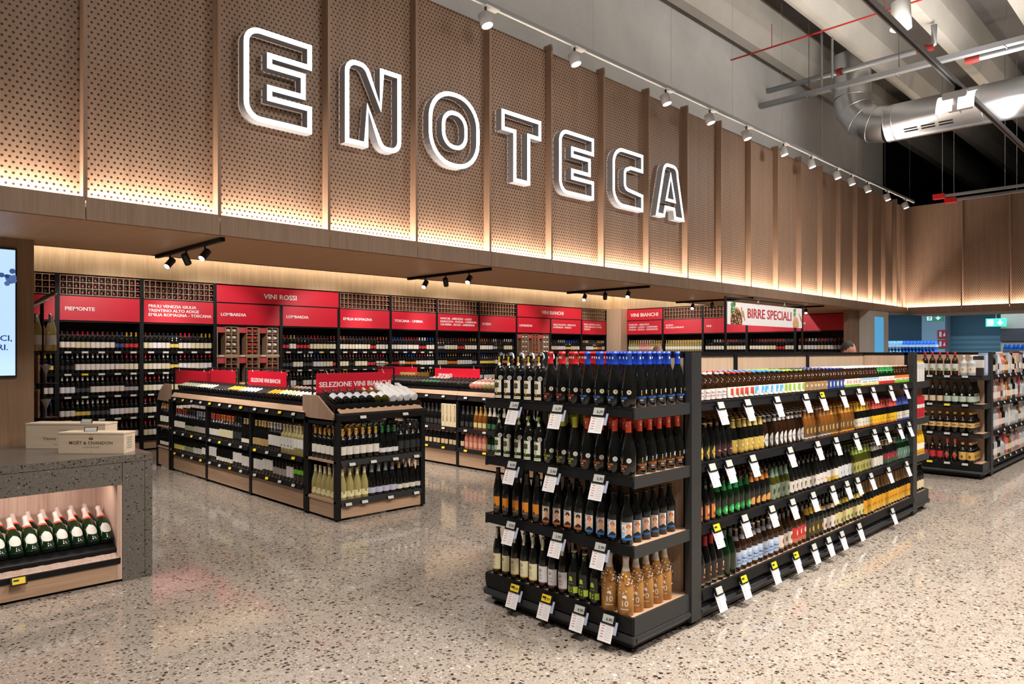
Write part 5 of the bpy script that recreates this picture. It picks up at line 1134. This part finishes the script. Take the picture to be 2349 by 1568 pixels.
def crate(name, label, loc, rz, L, D, H, txts, cap='MOËT'):
    t = thing(name, label, 'crate', loc, rz); b = MB()
    part('body', box((0, 0, 0), (L, D, H-.014), 'crate_pine'), t, bev=.0015); part('lid', box((-.002, -.002, H-.013), (L+.002, D+.002, H), 'crate_pine'), t, bev=.0015)
    for s, size, z, kw in txts: text_flat(b, s, size, (kw.pop('x', L/2), -.0008, z), (1, 0, 0), (0, 0, 1), P('5A4632'), align='CENTER', **kw)
    if cap == 'MOËT':
        cx = L/2
        for dx in (-.012, -.006, 0, .006, .012): b.add([(cx+dx-.0035, -.0008, H*.70), (cx+dx+.0035, -.0008, H*.70), (cx+dx*1.25, -.0008, H*.80)], [(0, 1, 2)], P('5A4632'))
        b.add([(cx-.015, -.0008, H*.66), (cx+.015, -.0008, H*.66), (cx+.015, -.0008, H*.695), (cx-.015, -.0008, H*.695)], [(0, 1, 2, 3)], P('5A4632')); b.disc((cx, -.0008, H*.11), (0, 1, 0), .003, P('3A2A1A'), 8)
        b.disc((cx, -.0008, H*.83), (0, 1, 0), .003, P('5A4632'), 6)
    part('lettering', b, t, 'dark branded lettering')
    if cap == 'MOËT':
        s = MB()
        for i in range(5): s.box((L+.0022, D*.25+.004*(i % 2), H*.25+i*.018), (L+.003, D*.7, H*.25+i*.018+.007), P('B9AE9C'))
        part('side_print', s, t)
    return t
rz = radians(-46)
crate('wooden_crate', 'shorter pine champagne crate with crown emblem, in front on the counter', (1.305, 5.89, CT), rz, .473, .145, .15, [('MOËT & CHANDON', .031, .066, dict(bold=.014, space=1.02)), ('CHAMPAGNE', .013, .040, dict(space=1.6))])
crate('wooden_crate', 'larger pale pine crate standing behind the crowned crate', (1.20, 6.36, CT), rz, .60, .16, .19, [('Veuve', .036, .065, dict(x=.18)), ('CHAMPAGNE', .013, .135, dict(space=1.5)), ('Clicquot', .036, .065, dict(x=.31)), ('MAISON FONDÉE EN 1772', .008, .028, dict(x=.26))], None)
def shelf_talker(loc, rz, label):
    t = thing('price_tag', label, 'price tag', loc, rz); R = Matrix.Rotation(radians(-25), 3, 'X')
    part('holder', MB().obox((0, 0, .016), (.085, .008, .034), R, BLACK), t); k = part('display', MB().obox((0, -.0045, .0155), (.074, .002, .027), R, LCD), t)
    b = MB(); text_flat(b, '329', .014, (.004, -.0062, .0105), (1, 0, 0), R @ Vector((0, 0, 1)), INK); part('price_digits', b, k)
shelf_talker((1.49, 5.80, CT+.15), rz+.35, 'grey price tag lying on the crowned crate'); shelf_talker((1.53, 6.06, CT+.19), rz, 'grey price tag on the larger crate behind')
# screen on the column
t = thing('screen', 'bright wall screen with blue text on the wooden column', 'screen', (.4, 6.66, 1.40))
part('bezel', box((-.9, -.02, .005), (.797, 0, 1.0), M('screen_bezel', (.01, .012, .02), .3)), t)
ds = part('display', box((-.888, -.022, .02), (.785, -.019, .985), M('screen_glow', (.50, .73, 1.0), .4, emit=.95)), t)
b = MB(); bl = M('screen_blue_text', (.02, .09, .42), .5, emit=.4)
text_flat(b, 'DOLCI,', .062, (.545, -.0235, .285), (1, 0, 0), (0, 0, 1), bl, bold=.02); text_flat(b, 'SAPORI.', .062, (.50, -.0235, .215), (1, 0, 0), (0, 0, 1), bl, bold=.02); part('caption', b, ds, 'bold blue caption')
b = MB(); rnd = random.Random(8)
for i in range(46):
    b.disc((rnd.uniform(.50, .775), -.0235-.0002*i, rnd.gauss(.765, .028)), (0, 1, 0), rnd.uniform(.016, .022), M('screen_grape%d' % (i % 3), ((.03, .07, .22), (.06, .13, .36), (.10, .20, .48))[i % 3], .5, emit=.6), 12)
for i in range(5): b.disc((.52+.03*i, -.034, .80+.01*(i % 2)), (0, 1, 0), .014, M('screen_leaf', (.1, .35, .18), .5, emit=.5), 8)
o = part('grape_picture', b, ds, 'blue grapes'); o['kind'] = 'stuff'
# gift rack with grappa bottles beside the column
t = thing('gift_rack', 'slim black rack of gift boards and silver topped bottles beside the column', 'rack', (1.62, 7.9, 0))
part('pole', MB().tube([(0, 0, 0), (0, 0, 2.1)], .016, BLACK), t); part('foot', MB().tube([(0, 0, 0), (0, 0, .015)], .16, BLACK, 20), t)
for z in (.70, .98, 1.30, 1.60):
    part('ring_shelf', MB().tube([(0, 0, z), (0, 0, z+.008)], .13, BLACK, 20), t)
part('top_arm', MB().tube([(-.1, -.05, 2.02), (.02, -.02, 2.10), (.12, .05, 2.16)], [.02, .03, .018], M('chrome', (.8, .8, .82), .12, 1.), 8), t)
GP = bottle('long', 'white', [('cap', .175, .24, 180, M('silver_cap', (.75, .74, .76), .25, .9)), ('label', .04, .10, 70, P('D8D2C8'))], 14, True)
for i, (x, y, z) in enumerate(((-.06, -.07, 1.608), (.06, -.06, 1.608), (0, .08, 1.608))): put(GP, 'grappa_bottle', (1.62+x, 7.9+y, z), f'silver topped grappa bottle, {nth(i)} on the top ring of the gift rack', 'grappa bottles on the gift rack', 0, 0, 'bottle', 1.5)
for i, z in enumerate((.99, 1.31)):
    g = thing('gift_board', f'wooden gift board with a glass and bottle wrapped on it, {("lower", "upper")[i]} on the rack', 'gift set', (1.62, 7.9-.02, z), .5); part('board', MB().box((-.09, -.05, 0), (-.07, .07, .26), 'oak_x'), g)
    part('wrapped_glass', MB().tube([(.0, -.04, .0), (.0, -.04, .01), (0, -.04, .08), (0, -.04, .17)], [.03, .006, .008, .045], M('cellophane', (.55, .55, .56), .1, trans=.4), 10), g)
# ---------------------------------------------------------------- spot tracks under the soffit
HEADM = M('black_spot_body', (.02, .02, .021), .35); CONE = LAMPFACE
def spot_head(t, top, aim, r, L, drop, mat, stem=.008, glow=True, ring=None):
    a = Vector(aim).normalized(); T0 = Vector(top); c = T0-Vector((0, 0, drop)); p0 = c-a*L*.5; p1 = c+a*L*.5
    h = part('spot_head', MB().tube([p0, p0+a*.006, p1-a*.004, p1], [r*.8, r, r, r*.97], mat, 18), t)
    part('stem', MB().tube([T0, T0-Vector((0, 0, drop*.6)), c-a*L*.1], stem, HEADM, 8), t)
    part('lens', MB().tube([p1-a*.001, p1+a*.0015], [r*.86, r*.84], CONE if glow else BLACK, 18), h, 'bright lamp face')
TN = 'nearest second third fourth farthest'.split()
for i, X in enumerate((2.30, 5.10, 7.96, 10.85, 13.65)):
    t = thing('spot_track', f'{TN[i]} black three-lamp track under the wooden soffit', 'light', (X, 6.2, 2.477), 0, 'spot tracks under the soffit')
    part('rail', box((-.018, -.74, -.03), (.018, .68, 0), BLACK), t)
    for y, aim, gl in ((.36, (-.62, -.25, -.70), True), (-.01, (.55, .45, -.8), False), (-.40, (-.62, -.25, -.70), True)): spot_head(t, (0, y, -.03), aim, .029, .098, .07, HEADM, glow=gl)
# lamp track along the top of the front
t = thing('lamp_track', 'long grey rail hung in front of the concrete wall, carrying the white spotlights', 'light', (10, 5.15, 4.99))
part('rail', box((-8.5, -.02, -.02), (7.9, .02, .02), GREYM), t); part('cable_strip', box((-8.5, -.012, -.026), (7.9, .012, -.0205), WHITE), t)
b = MB()
for x in (-7, -5.3, -3.6, -2, -.4, 1.2, 2.8, 4.4, 6, 7.6): b.tube([(x, 0, .02), (x, 0, 2.2)], .002, GREYM, 4)
stuffpart('suspension_wires', b, t)
SHELL = M('white_spot_body', (.42, .41, .41), .45)
for i, X in enumerate((3.4, 4.744, 6.077, 7.873, 8.963, 10.018, 11.259, 12.336, 13.461, 14.156, 15.0, 16.13, 17.3)):
    t = thing('spotlight', f'white round spotlight with glowing face, {nth(i)} from the left along the concrete wall', 'light', (X, 5.15, 4.965), 0, 'spotlights along the top of the front')
    part('adapter', box((-.02, -.035, -.012), (.16, .035, .002), WHITE), t); spot_head(t, (0, 0, -.006), (.10, -.30, -.95), .062, .13, .13, SHELL, .012)
    spot('spotlight_light', (X+.01, 5.12, 4.74), (X+.5, 3.6, 0), 14, NEUT, 62, .6, .05)
# ---------------------------------------------------------------- services under the roof
DX = 14.47
t = thing('air_duct', 'shiny round steel air duct bending down from the roof', 'duct', (DX, 5.25, 7.3)); o = (DX, 5.25, 7.3)
el = [(DX, 5.25-.65*(1-cos(radians(a))), 6.51-.65*sin(radians(a))) for a in (0, 22.5, 45, 67.5, 90)]
part('riser', MB(o).tube([(DX, 5.25, 7.32), (DX, 5.25, 6.51)], .335, STEEL, 32, ref=(1, 0, 0)), t); part('elbow', MB(o).tube(el, .335, STEEL, 32, ref=(1, 0, 0)), t)
part('duct_run', MB(o).tube([(DX, 4.60, 5.86), (DX, -7, 5.80)], .335, STEEL, 32), t)
for p, d in [(el[i], (0, -sin(radians(a)), -cos(radians(a)))) for i, a in enumerate((0, 22.5, 45, 67.5, 90))]+[((DX, y, 5.855), (0, -1, 0)) for y in (4.46, 3.05, 1.5, 0)]:
    P0 = Vector(p); D = Vector(d)*.008; part('seam_ring', MB(o).tube([P0-D, P0, P0+D], [.333, .343, .333], STEEL, 32, ref=(1, 0, 0)), t)
g = MB(o)
for k in range(3):
    for j in range(2):
        a = radians(222+j*9); g.obox((DX+.337*cos(a), 4.15-k*.28, 5.855+.337*sin(a)), (.01, .22, .022), Matrix.Rotation(a, 3, 'Y').inverted(), BLACK)
stuffpart('outlet_slots', g, t, 'black air slots')
def pipe_thing(name, label, cat, loc, pts, r, m, extra=()):
    t = thing(name, label, cat, loc); part('tube', MB(loc).tube(pts, r, m, 12), t)
    for nm, a, b_, mm in extra: part(nm, MB(loc).tube([a, b_], .062 if nm == 'coupling' else .006, mm, 10), t)
    return t
REDP = M('red_pipe_paint', hx('A81E1E'), .4); RUST = M('red_pipe_coupling', hx('7A1E18'), .5)
pipe_thing('sprinkler_pipe', 'thin red pipe crossing under the concrete roof', 'pipe', (11.8, 6.36, 6.8), [(11.8, 6.36, 6.8), (11.8, -7, 6.85)], .014, REDP, [('clamp', (11.8, y, 6.8), (11.8, y, 7.2), REDP) for y in (5.6, 3.8, 2.1)])
pipe_thing('water_pipe', 'grey galvanised pipe with red couplings under the roof', 'pipe', (13.2, 6.36, 6.6), [(13.2, 6.36, 6.6), (13.2, 3.6, 6.6), (13.2, 3.5, 6.65), (13.2, 3.5, 6.95)], .05, GREYM, [('coupling', (13.2, 3.75, 6.6), (13.2, 3.5, 6.6), RUST), ('coupling', (13.2, 5.05, 6.6), (13.2, 4.95, 6.6), RUST)])
pipe_thing('water_pipe', 'galvanised pipe running beside the cable tray to the right', 'pipe', (13.4, 3.1, 6.3), [(13.4, 3.1, 6.3), (13.4, -7, 6.35)], .05, GREYM, [('coupling', (13.4, 3.1, 6.3), (13.4, 2.9, 6.3), RUST)])
t = thing('cable_tray', 'grey metal cable tray hung across the roof', 'tray', (12.9, 6.36, 6.2))
part('channel', MB().prism([(-.06, 0), (.06, 0), (.06, .08), (.055, .08), (.055, .005), (-.055, .005), (-.055, .08), (-.06, .08)], 'y', -13, 0, GREYM), t)
for y in (-.9, -2.4, -3.9, -5.4): part('hanger', MB().tube([(-.08, y, -.01), (.08, y, -.01), (.08, y, 1.4)], .008, GREYM, 6), t)
for y, dx in ((5.2, .9), (4.9, .6)): pipe_thing('conduit', f'thin vertical conduit near the wall, {"left" if dx > .7 else "right"} of two', 'pipe', (12+dx, y, 6.3), [(12+dx, y, 6.3), (12+dx, y, 7.7)], .02, GREYM)
# floodlight on its rail
t = thing('lamp_rail', 'long grey lighting rail carrying the double floodlight', 'light', (11.4, 2.73, 5.30)); part('rail', box((-6, -.035, -.03), (6.5, .035, .03), GREYM), t)
part('inner_channel', box((-6, -.015, -.034), (6.5, .015, -.0305), BLACK), t)
t = thing('floodlight', 'white double-headed floodlight glowing on the lighting rail', 'light', (11.45, 2.73, 5.27)); sh = M('floodlight_shell', (.62, .62, .64), .4); rf = M('lamp_reflector', (1, .98, .95), .2, emit=1.6)
part('adapter', box((-.04, -.04, -.10), (.04, .04, 0), BLACK), t)
part('housing', box((-.20, -.14, -.28), (.16, .16, -.09), sh), t, bev=.01)
for y in (.12, -.14):
    b = MB(); n = 10; pts = [(-.03-.20*sin(pi*.5*i/n), -.10-.27*(1-cos(pi*.5*i/n))) for i in range(n+1)]
    b.add([(p[0]-.02, y-.10, p[1]) for p in pts]+[(p[0]-.02, y+.10, p[1]) for p in pts], [(i, i+1, n+2+i, n+1+i) for i in range(n)], rf); k = part('reflector', b, t, 'glowing curved reflector')
    part('cheek', MB().prism([(p[0]-.02, p[1]) for p in pts]+[(-.02, -.37)], 'y', y+.10, y+.105, sh), t)
t = thing('pendant_lamp', 'white cylindrical pendant lamp under the concrete roof', 'light', (9.9, 3.0, 5.75)); part('shade', MB().tube([(0, 0, .28), (0, 0, .27), (0, 0, -.06)], [.03, .11, .125], WHITE, 24), t); part('cord', MB().tube([(0, 0, .28), (0, 0, 1.9)], .01, WHITE, 6), t)
for k, (dy, z) in enumerate(((0, 4.86), (.0, 4.80))):
    X = 17.0+k*.25; t = thing('busbar', f'grey power rail with a red end box, {("rear", "front")[k]} of two above the right front', 'rail', (X, 4.35-k*.15, z)); part('rail', box((-.03, -9, -.025), (.03, 0, .025), GREYM), t); part('end_box', box((-.06, -.05, -.05), (.06, .17, .05), M('red_end_box', hx('C4181E'), .4)), t, 'red end box')
    for y in (.0, -1.1): part('hanger', MB().tube([(0, y, .025), (0, y, 2.6)], .007, GREYM, 6), t)
# ---------------------------------------------------------------- second gondola with spirits
G2X = 10.5
gondola_end('gondola_end_shelf', 'shelf end of the second row, filled with spirits bottles', G2X, G2X+.42, 2.24, 3.40)
for i in range(3): gondola_bay(f'spirits shelf bay of the second row, {nth(i)} from its near end', G2X+.48+i*1.3, G2X+.48+(i+1)*1.3, 2.235, 3.40, 2.75, 'bays of the second row')
def spb(shape, glass, cap, lab, z, capz=None, n=10, txt=None):
    top = SH[shape][-1][1]; return bottle(shape, glass, [('cap', capz or top-.03, top, 180, P(cap, .35)), ('label', z[0], z[1], 75, P(lab))], n, True, [('label', 'print', bent(shape, txt))] if txt else None)
E2 = [[(5, 'red capped white labelled aperitif bottle', spb('wine', 'brown', 'D8283A', 'D6DAD6', (.06, .15), .255, 10, [('p', [(-.02, .09), (.02, .09), (.02, .065), (-.02, .065)], P('7A9A5A'))])), (2, 'small clear square orange labelled bottle', spb('square', 'clear', 'D8D0C8', 'E6DCD0', (.04, .12), None, 10, [('e', 0, .08, .01, .012, P('D87A3A'))]))],
      [(2, 'dark bottle with cream label', spb('wine', 'black', '2A2624', 'E0C8A8', (.03, .10))), (1, 'dark bottle with round cream label', spb('wine', 'black', '2A2624', 'E0C8A8', (.03, .10))), (4, 'black bottle with pale green label', spb('champ', 'black', '3A3A38', 'B9CDBC', (.03, .10), None, 10, [('e', 0, .12, .012, .014, P('D8C8A0'))]))],
      [(7, 'gold capped tan labelled dark bottle', spb('bordo_s', 'black', 'C8A04A', 'D8B070', (.07, .13), .235, 10, [('p', [(-.02, .105), (.02, .105), (.02, .095), (-.02, .095)], P('5A4426'))]))],
      [(3, 'red labelled dark bitter bottle', spb('wine', 'black', '2A2624', 'C82A36', (.05, .13), None, 10, [('e', 0, .17, .010, .010, P('D8503A'))])), (2, 'red diamond labelled dark bottle', bottle('wine', 'black', [('cap', .235, .305, 180, P('C85A5A', .4))], 10, True, [('label', 'label', bent('wine', [('p', [(-.03, .09), (0, .14), (.03, .09), (0, .045)], P('C83A30')), ('e', 0, .11, .012, .012, P('5A9A8A'))]))])), (2, 'straw labelled amber bottle', spb('square', 'black', 'C8B088', 'D8AE5A', (.04, .14), None, 10, [('e', 0, .08, .012, .02, P('6A4A2A'))]))]]
UE = ['top shelf', 'second shelf', 'third shelf', 'bottom shelf']
for r, gs in enumerate(E2):
    i = 0
    for n, d, pro in gs:
        for q in range(n):
            y = 2.905-i*.0865; last = i == 6
            for k in range(4 if last else 1):
                put(pro, 'spirits_bottle', (G2X+.06+k*.088, y if r or i < 5 else y-.01, GZ[r]), f'{d}, {nth(i)} from left, {ROWN[k]}, {UE[r]}, second gondola end', 'spirits on the second row end', radians(-90) if k == 0 else radians(-40))
            i += 1
for k, (lab, c, c2) in enumerate((('red tall gift carton', 'B8483A', 'E0A88A'), ('white grey tall gift carton', 'CFCBC8', '8A8A90'))): carton('gift_carton', (G2X+.06, 2.72-.08*k, GZ[1]+.0), (.07, .07, .315), P(c), f'{lab} between dark bottles on the second row end', 'gift cartons on the second row end', (.3, .62, P(c2))) if False else None
carton('gift_carton', (G2X+.16, 2.32, GZ[0]), (.09, .1, .25), P('2A2326'), 'dark gift carton with pale oval, topmost corner of the second row end', 'gift cartons on the second row end', (.4, .8, P('D8D2CC')))
for k in range(2): carton('gift_carton', (G2X+.27+k*.075, 2.30, GZ[0]), (.066, .08, .29), P('9FB4D2'), f'light blue tall gift carton, {nth(k)} behind the dark carton', 'gift cartons on the second row end', (.1, .9, P('C2CDE2')))
rnd = random.Random(33); SB = []
for g, c, l, sh in (('clear', 'B9B4B0', 'D2CCC8', 'wine'), ('clear', '5A5450', 'A8B4C0', 'bordo_s'), ('amber', '8A5A3A', 'D8C2A0', 'bordo_s'), ('clear', 'C86A5A', 'E0D8D4', 'wine'), ('rose', 'D8C2B8', 'E0C8C4', 'wine'), ('black', '6A2A30', 'CFC4B4', 'wine'), ('clear', 'D8D4D4', 'C6CCD2', 'burg')): SB.append(spb(sh, g, c, l, (.05, .13)))
CARC = [('D88A4A', 'orange'), ('9FB0C8', 'grey blue'), ('D8C2A4', 'sand'), ('C2485A', 'rose red'), ('E2DCD6', 'white'), ('B9C8D6', 'pale blue'), ('C8A08A', 'copper'), ('7A8A9A', 'slate')]
for r in range(4):
    x = G2X+.56; i = 0
    while x < 14.75:
        if (r == 0 and rnd.random() < .7) or rnd.random() < .15:
            c, cn = rnd.choice(CARC); w = rnd.choice((.08, .085, .1)); carton('spirits_carton', (x+w/2, 2.31, GZ[r]), (w-.006, .09, rnd.uniform(.24, .32)), P(c), f'{cn} spirits carton, {nth(i)} along the {UE[r]} of the second row', 'cartons along the second row', (.25, .55, P(rnd.choice(('E6DED6', '5A4A42', 'C8B8A8'))))); x += w
        else:
            q = rnd.randrange(len(SB))
            for _ in range(2):
                put(SB[q], 'spirits_bottle', (x+.045, 2.30, GZ[r]), f'{("clear", "clear flat", "amber", "clear", "pink", "dark", "clear round")[q]} spirits bottle, {nth(i)} along the {UE[r]} of the second row', 'spirits along the second row', rnd.uniform(-.2, .2)); x += .092; i += 1
            continue
        i += 1
    for q in range(10):
        small_tag((G2X+.7+q*.36, 2.222, GZ[r]-.012), 0, f'grey price tag, {nth(q)} along the {UE[r]} edge of the second row', False, 'price tags of the second row')
for r in range(4):
    for q in range(3): small_tag((G2X-.012, 2.83-q*.2, GZ[r]-.012), radians(-90), f'{"yellow" if (r, q) in ((1, 1), (3, 0)) else "grey"} price tag, {nth(q)} from the left, {UE[r]} edge of the second row end', (r, q) in ((1, 1), (3, 0)), 'price tags of the second row')
# ---------------------------------------------------------------- back of the shop, seen under the right front
BK = 26.0
struct('wall_behind_wine', box((-7, 14.8, 0), (28.5, 15, 7.8), P('2A2624', .9)).mesh('w'))
struct('wall_far', box((BK, -4, 0), (BK+.2, 9.5, 4.0), P('5A7888', .8)).mesh('w'))
struct('ceiling_far', box((XC+1.5, -4, 3.6), (BK, 9.5, 3.7), P('3A4A55', .9)).mesh('c'))
struct('column_far', box((BK-.9, 6.35, 0), (BK-.3, 7.0, 3.6), P('93A6B2', .7)).mesh('c'))
struct('wall_far_right', box((BK-2.2, -4, 0), (BK-2.0, 4.65, 3.6), P('8A8074', .8)).mesh('w'))
struct('trim_3', box((BK-2.25, -4, 1.9), (BK-2.2, 4.65, 2.25), P('2A2226', .7)).mesh('t'))
t = thing('roller_shutter', 'closed blue-lit roller shutter in the far wall', 'shutter', (BK-.05, 5.7, 0)); part('frame', box((-.02, -.75, 0), (.02, .75, 2.12), P('5F7C8C', .6)), t)
for i in range(14): part('slat', MB().prism([(-.02, .15*i), (-.055, .15*i+.07), (-.02, .15*i+.14)], 'y', -.7, .7, P('7FA0AE', .5)), t)
GRN = M('exit_green', hx('1F6A4A'), .5); SGW = P('D8E2D8')
def exit_sign(loc, rz, label, lit=False):
    t = thing('exit_sign', label, 'sign', loc, rz); m = M('exit_green_lit', hx('2FD07A'), .5, emit=2.2) if lit else GRN
    part('board', box((-.24, -.02, -.11), (.24, .02, .11), m), t); b = MB(); w = M('exit_white_lit', (.9, 1, .95), .5, emit=2.) if lit else SGW
    b.add([(x, -.0215, z) for x, z in ((.02, .01), (.08, .01), (.08, .08), (.12, .08), (.12, .01), (.18, .01), (.10, -.08))], [(0, 1, 2, 3, 4, 5, 6)], w)
    b.box((-.20, -.0215, -.08), (-.06, -.0205, .08), w); b.disc((-.12, -.022, .05), (0, 1, 0), .018, m, 8)
    for p, q in (((-.12, .03), (-.13, -.02)), ((-.13, -.02), (-.16, -.065)), ((-.13, -.02), (-.09, -.05)), ((-.12, .02), (-.09, .0)), ((-.12, .02), (-.16, .0))): b.tube([(p[0], -.0222, p[1]), (q[0], -.0222, q[1])], .007, m, 4)
    part('pictogram', b, t, 'running figure and arrow'); part('hanger', MB().tube([(0, 0, .11), (0, 0, 3.6-loc[2])], .008, GREYM, 6), t)
exit_sign((24, 6.35, 2.62), radians(-90), 'dark green exit sign with a down arrow hanging by the pale column'); exit_sign((24, 7.95, 2.62), radians(-90), 'dim exit sign hanging left of the pale column'); exit_sign((23.6, 4.72, 2.42), radians(-90), 'brightly lit green exit sign near the beige wall', True)
for i, z in enumerate((2.05, 1.75)): t = thing('safety_sign', f'red fire equipment sign on the pale column, {("upper", "lower")[i]} of two', 'sign', (BK-.92, 6.42-.0, z+.1), radians(-90)); part('board', box((-.13, -.01, -.13), (.13, .01, .13), P('B82030')), t); b = MB(); b.box((-.08, -.012, -.08), (-.02, -.0105, .08), SGW); b.add([(.02, -.0112, -.06), (.09, -.0112, -.06), (.06, -.0112, .07)], [(0, 1, 2)], SGW); part('pictogram', b, t)
# water packs on a far shelf
t = thing('gondola_shelf_bay', 'low far shelf stacked with blue water packs', 'shelf', (23, 6.7, 0)); part('base', box((-.4, -1.0, 0), (.4, 1.0, 1.42), BLACK), t); part('top_deck', box((-.42, -1.02, 1.42), (.42, 1.02, 1.45), DGREY), t)
WPM = M('blue_water_bottle', hx('2A6AC8'), .15); WPL = M('pale_water_bottle', hx('8AB8E0'), .15)
def water_pack(loc, label, m, grp):
    t = thing('water_pack', label, 'water pack', loc, 0, grp)
    for k in range(6):
        bx, by = -.084+.084*(k//2), -.042+.084*(k % 2); part('bottle', MB().tube([(bx, by, 0), (bx, by, .16), (bx, by, .20), (bx, by, .235)], [.041, .041, .02, .016], m, 8), t)
    part('wrap_band', MB().box((-.127, -.085, .05), (.127, .085, .12), P('D8E6F2', .3)), t)
for r in range(2):
    for k in range(8): water_pack((22.75, 7.28-k*.178, 1.45+r*.24), f'{"pale" if k < 3 else "blue"} shrink wrapped water pack, {nth(k)} from the left, {("lower", "upper")[r]} layer', WPL if k < 3 else WPM, 'water packs on the far shelf')
for k in range(10): water_pack((21.5, 4.05-k*.178, 1.55), f'blue water pack in front of the beige wall, {nth(k)} from the left', WPM, 'water packs by the beige wall')
t = thing('gondola_shelf_bay', 'low far shelf before the beige wall under water packs', 'shelf', (21.5, 3, 0)); part('base', box((-.3, -1.6, 0), (.3, 1.2, 1.54), BLACK), t)
t = thing('dome_camera', 'dark dome camera under the far ceiling', 'camera', (22.5, 5.3, 2.72)); part('dome', MB().tube([(0, 0, 0), (0, 0, -.08), (0, 0, -.12)], [.14, .12, .04], BLACK, 16), t); part('stem', MB().tube([(0, 0, 0), (0, 0, .9)], .03, GREYM), t)
# ---------------------------------------------------------------- two shoppers behind the beer shelf
def person(label, loc, rz, h, skin, hair, shirt, trousers, bald=False):
    me = bpy.data.meshes.new('person'); k = h/1.74
    J = {'pel': (0, 0, .93, .15), 'wst': (0, 0, 1.08, .14), 'cst': (0, .0, 1.28, .165), 'nb': (0, .0, 1.44, .075), 'nk': (0, -.015, 1.50, .056)}
    E = [('pel', 'wst'), ('wst', 'cst'), ('cst', 'nb'), ('nb', 'nk')]
    for s, n in ((-1, 'l'), (1, 'r')):
        J |= {'sh'+n: (s*.17, 0, 1.40, .068), 'el'+n: (s*.235, .03, 1.13, .047), 'wr'+n: (s*.22, -.10, .92, .033), 'pa'+n: (s*.215, -.14, .86, .036),
              'hp'+n: (s*.09, 0, .88, .105), 'kn'+n: (s*.105, -.01, .49, .066), 'an'+n: (s*.11, .02, .10, .045), 'to'+n: (s*.12, -.13, .045, .04)}
        E += [('nb', 'sh'+n), ('sh'+n, 'el'+n), ('el'+n, 'wr'+n), ('wr'+n, 'pa'+n), ('pel', 'hp'+n), ('hp'+n, 'kn'+n), ('kn'+n, 'an'+n), ('an'+n, 'to'+n)]
        for q in range(4):
            J['f%s%d' % (n, q)] = (s*(.20+.012*q), -.165-.004*q, .795+.006*abs(q-1.5), .0095); E.append(('pa'+n, 'f%s%d' % (n, q)))
        J['t'+n] = (s*.185, -.165, .845, .011); E.append(('pa'+n, 't'+n))
    ks = list(J); me.from_pydata([tuple(c*k for c in J[j][:3]) for j in ks], [(ks.index(a), ks.index(b)) for a, b in E], [])
    o = bpy.data.objects.new('tmp', me); COL.objects.link(o); m = o.modifiers.new('s', 'SKIN')
    for i, j in enumerate(ks): me.skin_vertices[0].data[i].radius = (J[j][3]*k, J[j][3]*k*(.72 if j in ('cst', 'wst', 'pel') else 1)); 
    me.skin_vertices[0].data[0].use_root = True; sb = o.modifiers.new('u', 'SUBSURF'); sb.levels = sb.render_levels = 1
    body = bpy.data.meshes.new_from_object(o.evaluated_get(bpy.context.evaluated_depsgraph_get())); bpy.data.objects.remove(o)
    SK, TP, TR = P(skin, .55), P(shirt, .8), P(trousers, .8); body.materials.clear()
    for mm in (SK, TP, TR, P('2A2422', .6)): body.materials.append(mm)
    for p in body.polygons:
        c = p.center/k; p.use_smooth = True
        p.material_index = 0 if (c.z > 1.475 or (abs(c.x) > .17 and c.z < .945)) else 1 if c.z > .95 or abs(c.x) > .19 else 2 if c.z > .11 else 3
    t = link('person', body, loc=loc, rot=(0, 0, rz)); tag(t, label, 'person')
    b = bmesh.new(); bmesh.ops.create_uvsphere(b, u_segments=24, v_segments=18, radius=1)
    for v in b.verts:
        x, y, z = v.co; jaw = 1-.20*max(0, -z); v.co = Vector((x*.077*jaw, y*.098*(1-.06*max(0, -z))-(.006 if y < 0 and z < 0 else 0), z*.118))
        if y < -.6 and abs(x) < .22 and -.42 < z < .12: v.co.y -= .018*(1-abs(x)/.22)*(1-(z+.42)/.6)
    hd = bpy.data.meshes.new('head'); b.to_mesh(hd); b.free(); hd.materials.append(SK); hd.polygons.foreach_set('use_smooth', [True]*len(hd.polygons))
    H = link('head', hd, t, loc=(0, -.02*k, 1.622*k))
    f = MB()
    for s in (-1, 1): f.disc((s*.03, -.0935, .01), (s*.25, -1, 0), .010, WHITE, 10); f.disc((s*.03, -.0945, .01), (s*.25, -1, 0), .005, P('2A1C14'), 8); f.obox((s*.03, -.093, .032), (.028, .006, .005), Matrix.Identity(3), P(hair))
    f.obox((0, -.090, -.058), (.04, .006, .008), Matrix.Identity(3), P('A85A50')); link('face', f.mesh('face'), H)
    for s in (-1, 1):
        e = MB(); e.tube([(s*.074, .012, -.004), (s*.084, .016, -.004)], [.024, .021], SK, 12); link('ear', e.mesh('ear'), H)
    if not bald:
        b = bmesh.new(); bmesh.ops.create_uvsphere(b, u_segments=24, v_segments=16, radius=1)
        for v in b.verts: v.co = Vector((v.co.x*.082, v.co.y*.102+.004, v.co.z*.122+.004))
        bmesh.ops.delete(b, geom=[v for v in b.verts if v.co.z < .045-.75*max(0, v.co.y) or (v.co.y < -.045 and v.co.z < .075)], context='VERTS')
        hm = bpy.data.meshes.new('hair'); b.to_mesh(hm); b.free(); hm.materials.append(P(hair, .8)); hm.polygons.foreach_set('use_smooth', [True]*len(hm.polygons)); link('hair', hm, H)
    return t
person('bald person seen only by the crown behind the beer shelf end', (9.2, 6.15, 0), radians(150), 1.70, 'D2A088', '6A5040', '3A3E48', '2A2C34', True)
person('person with short dark hair facing right behind the far beer shelf', (10.15, 3.75, 0), radians(48), 1.745, 'C89078', '2A221E', '6A6E76', '2A2C34')
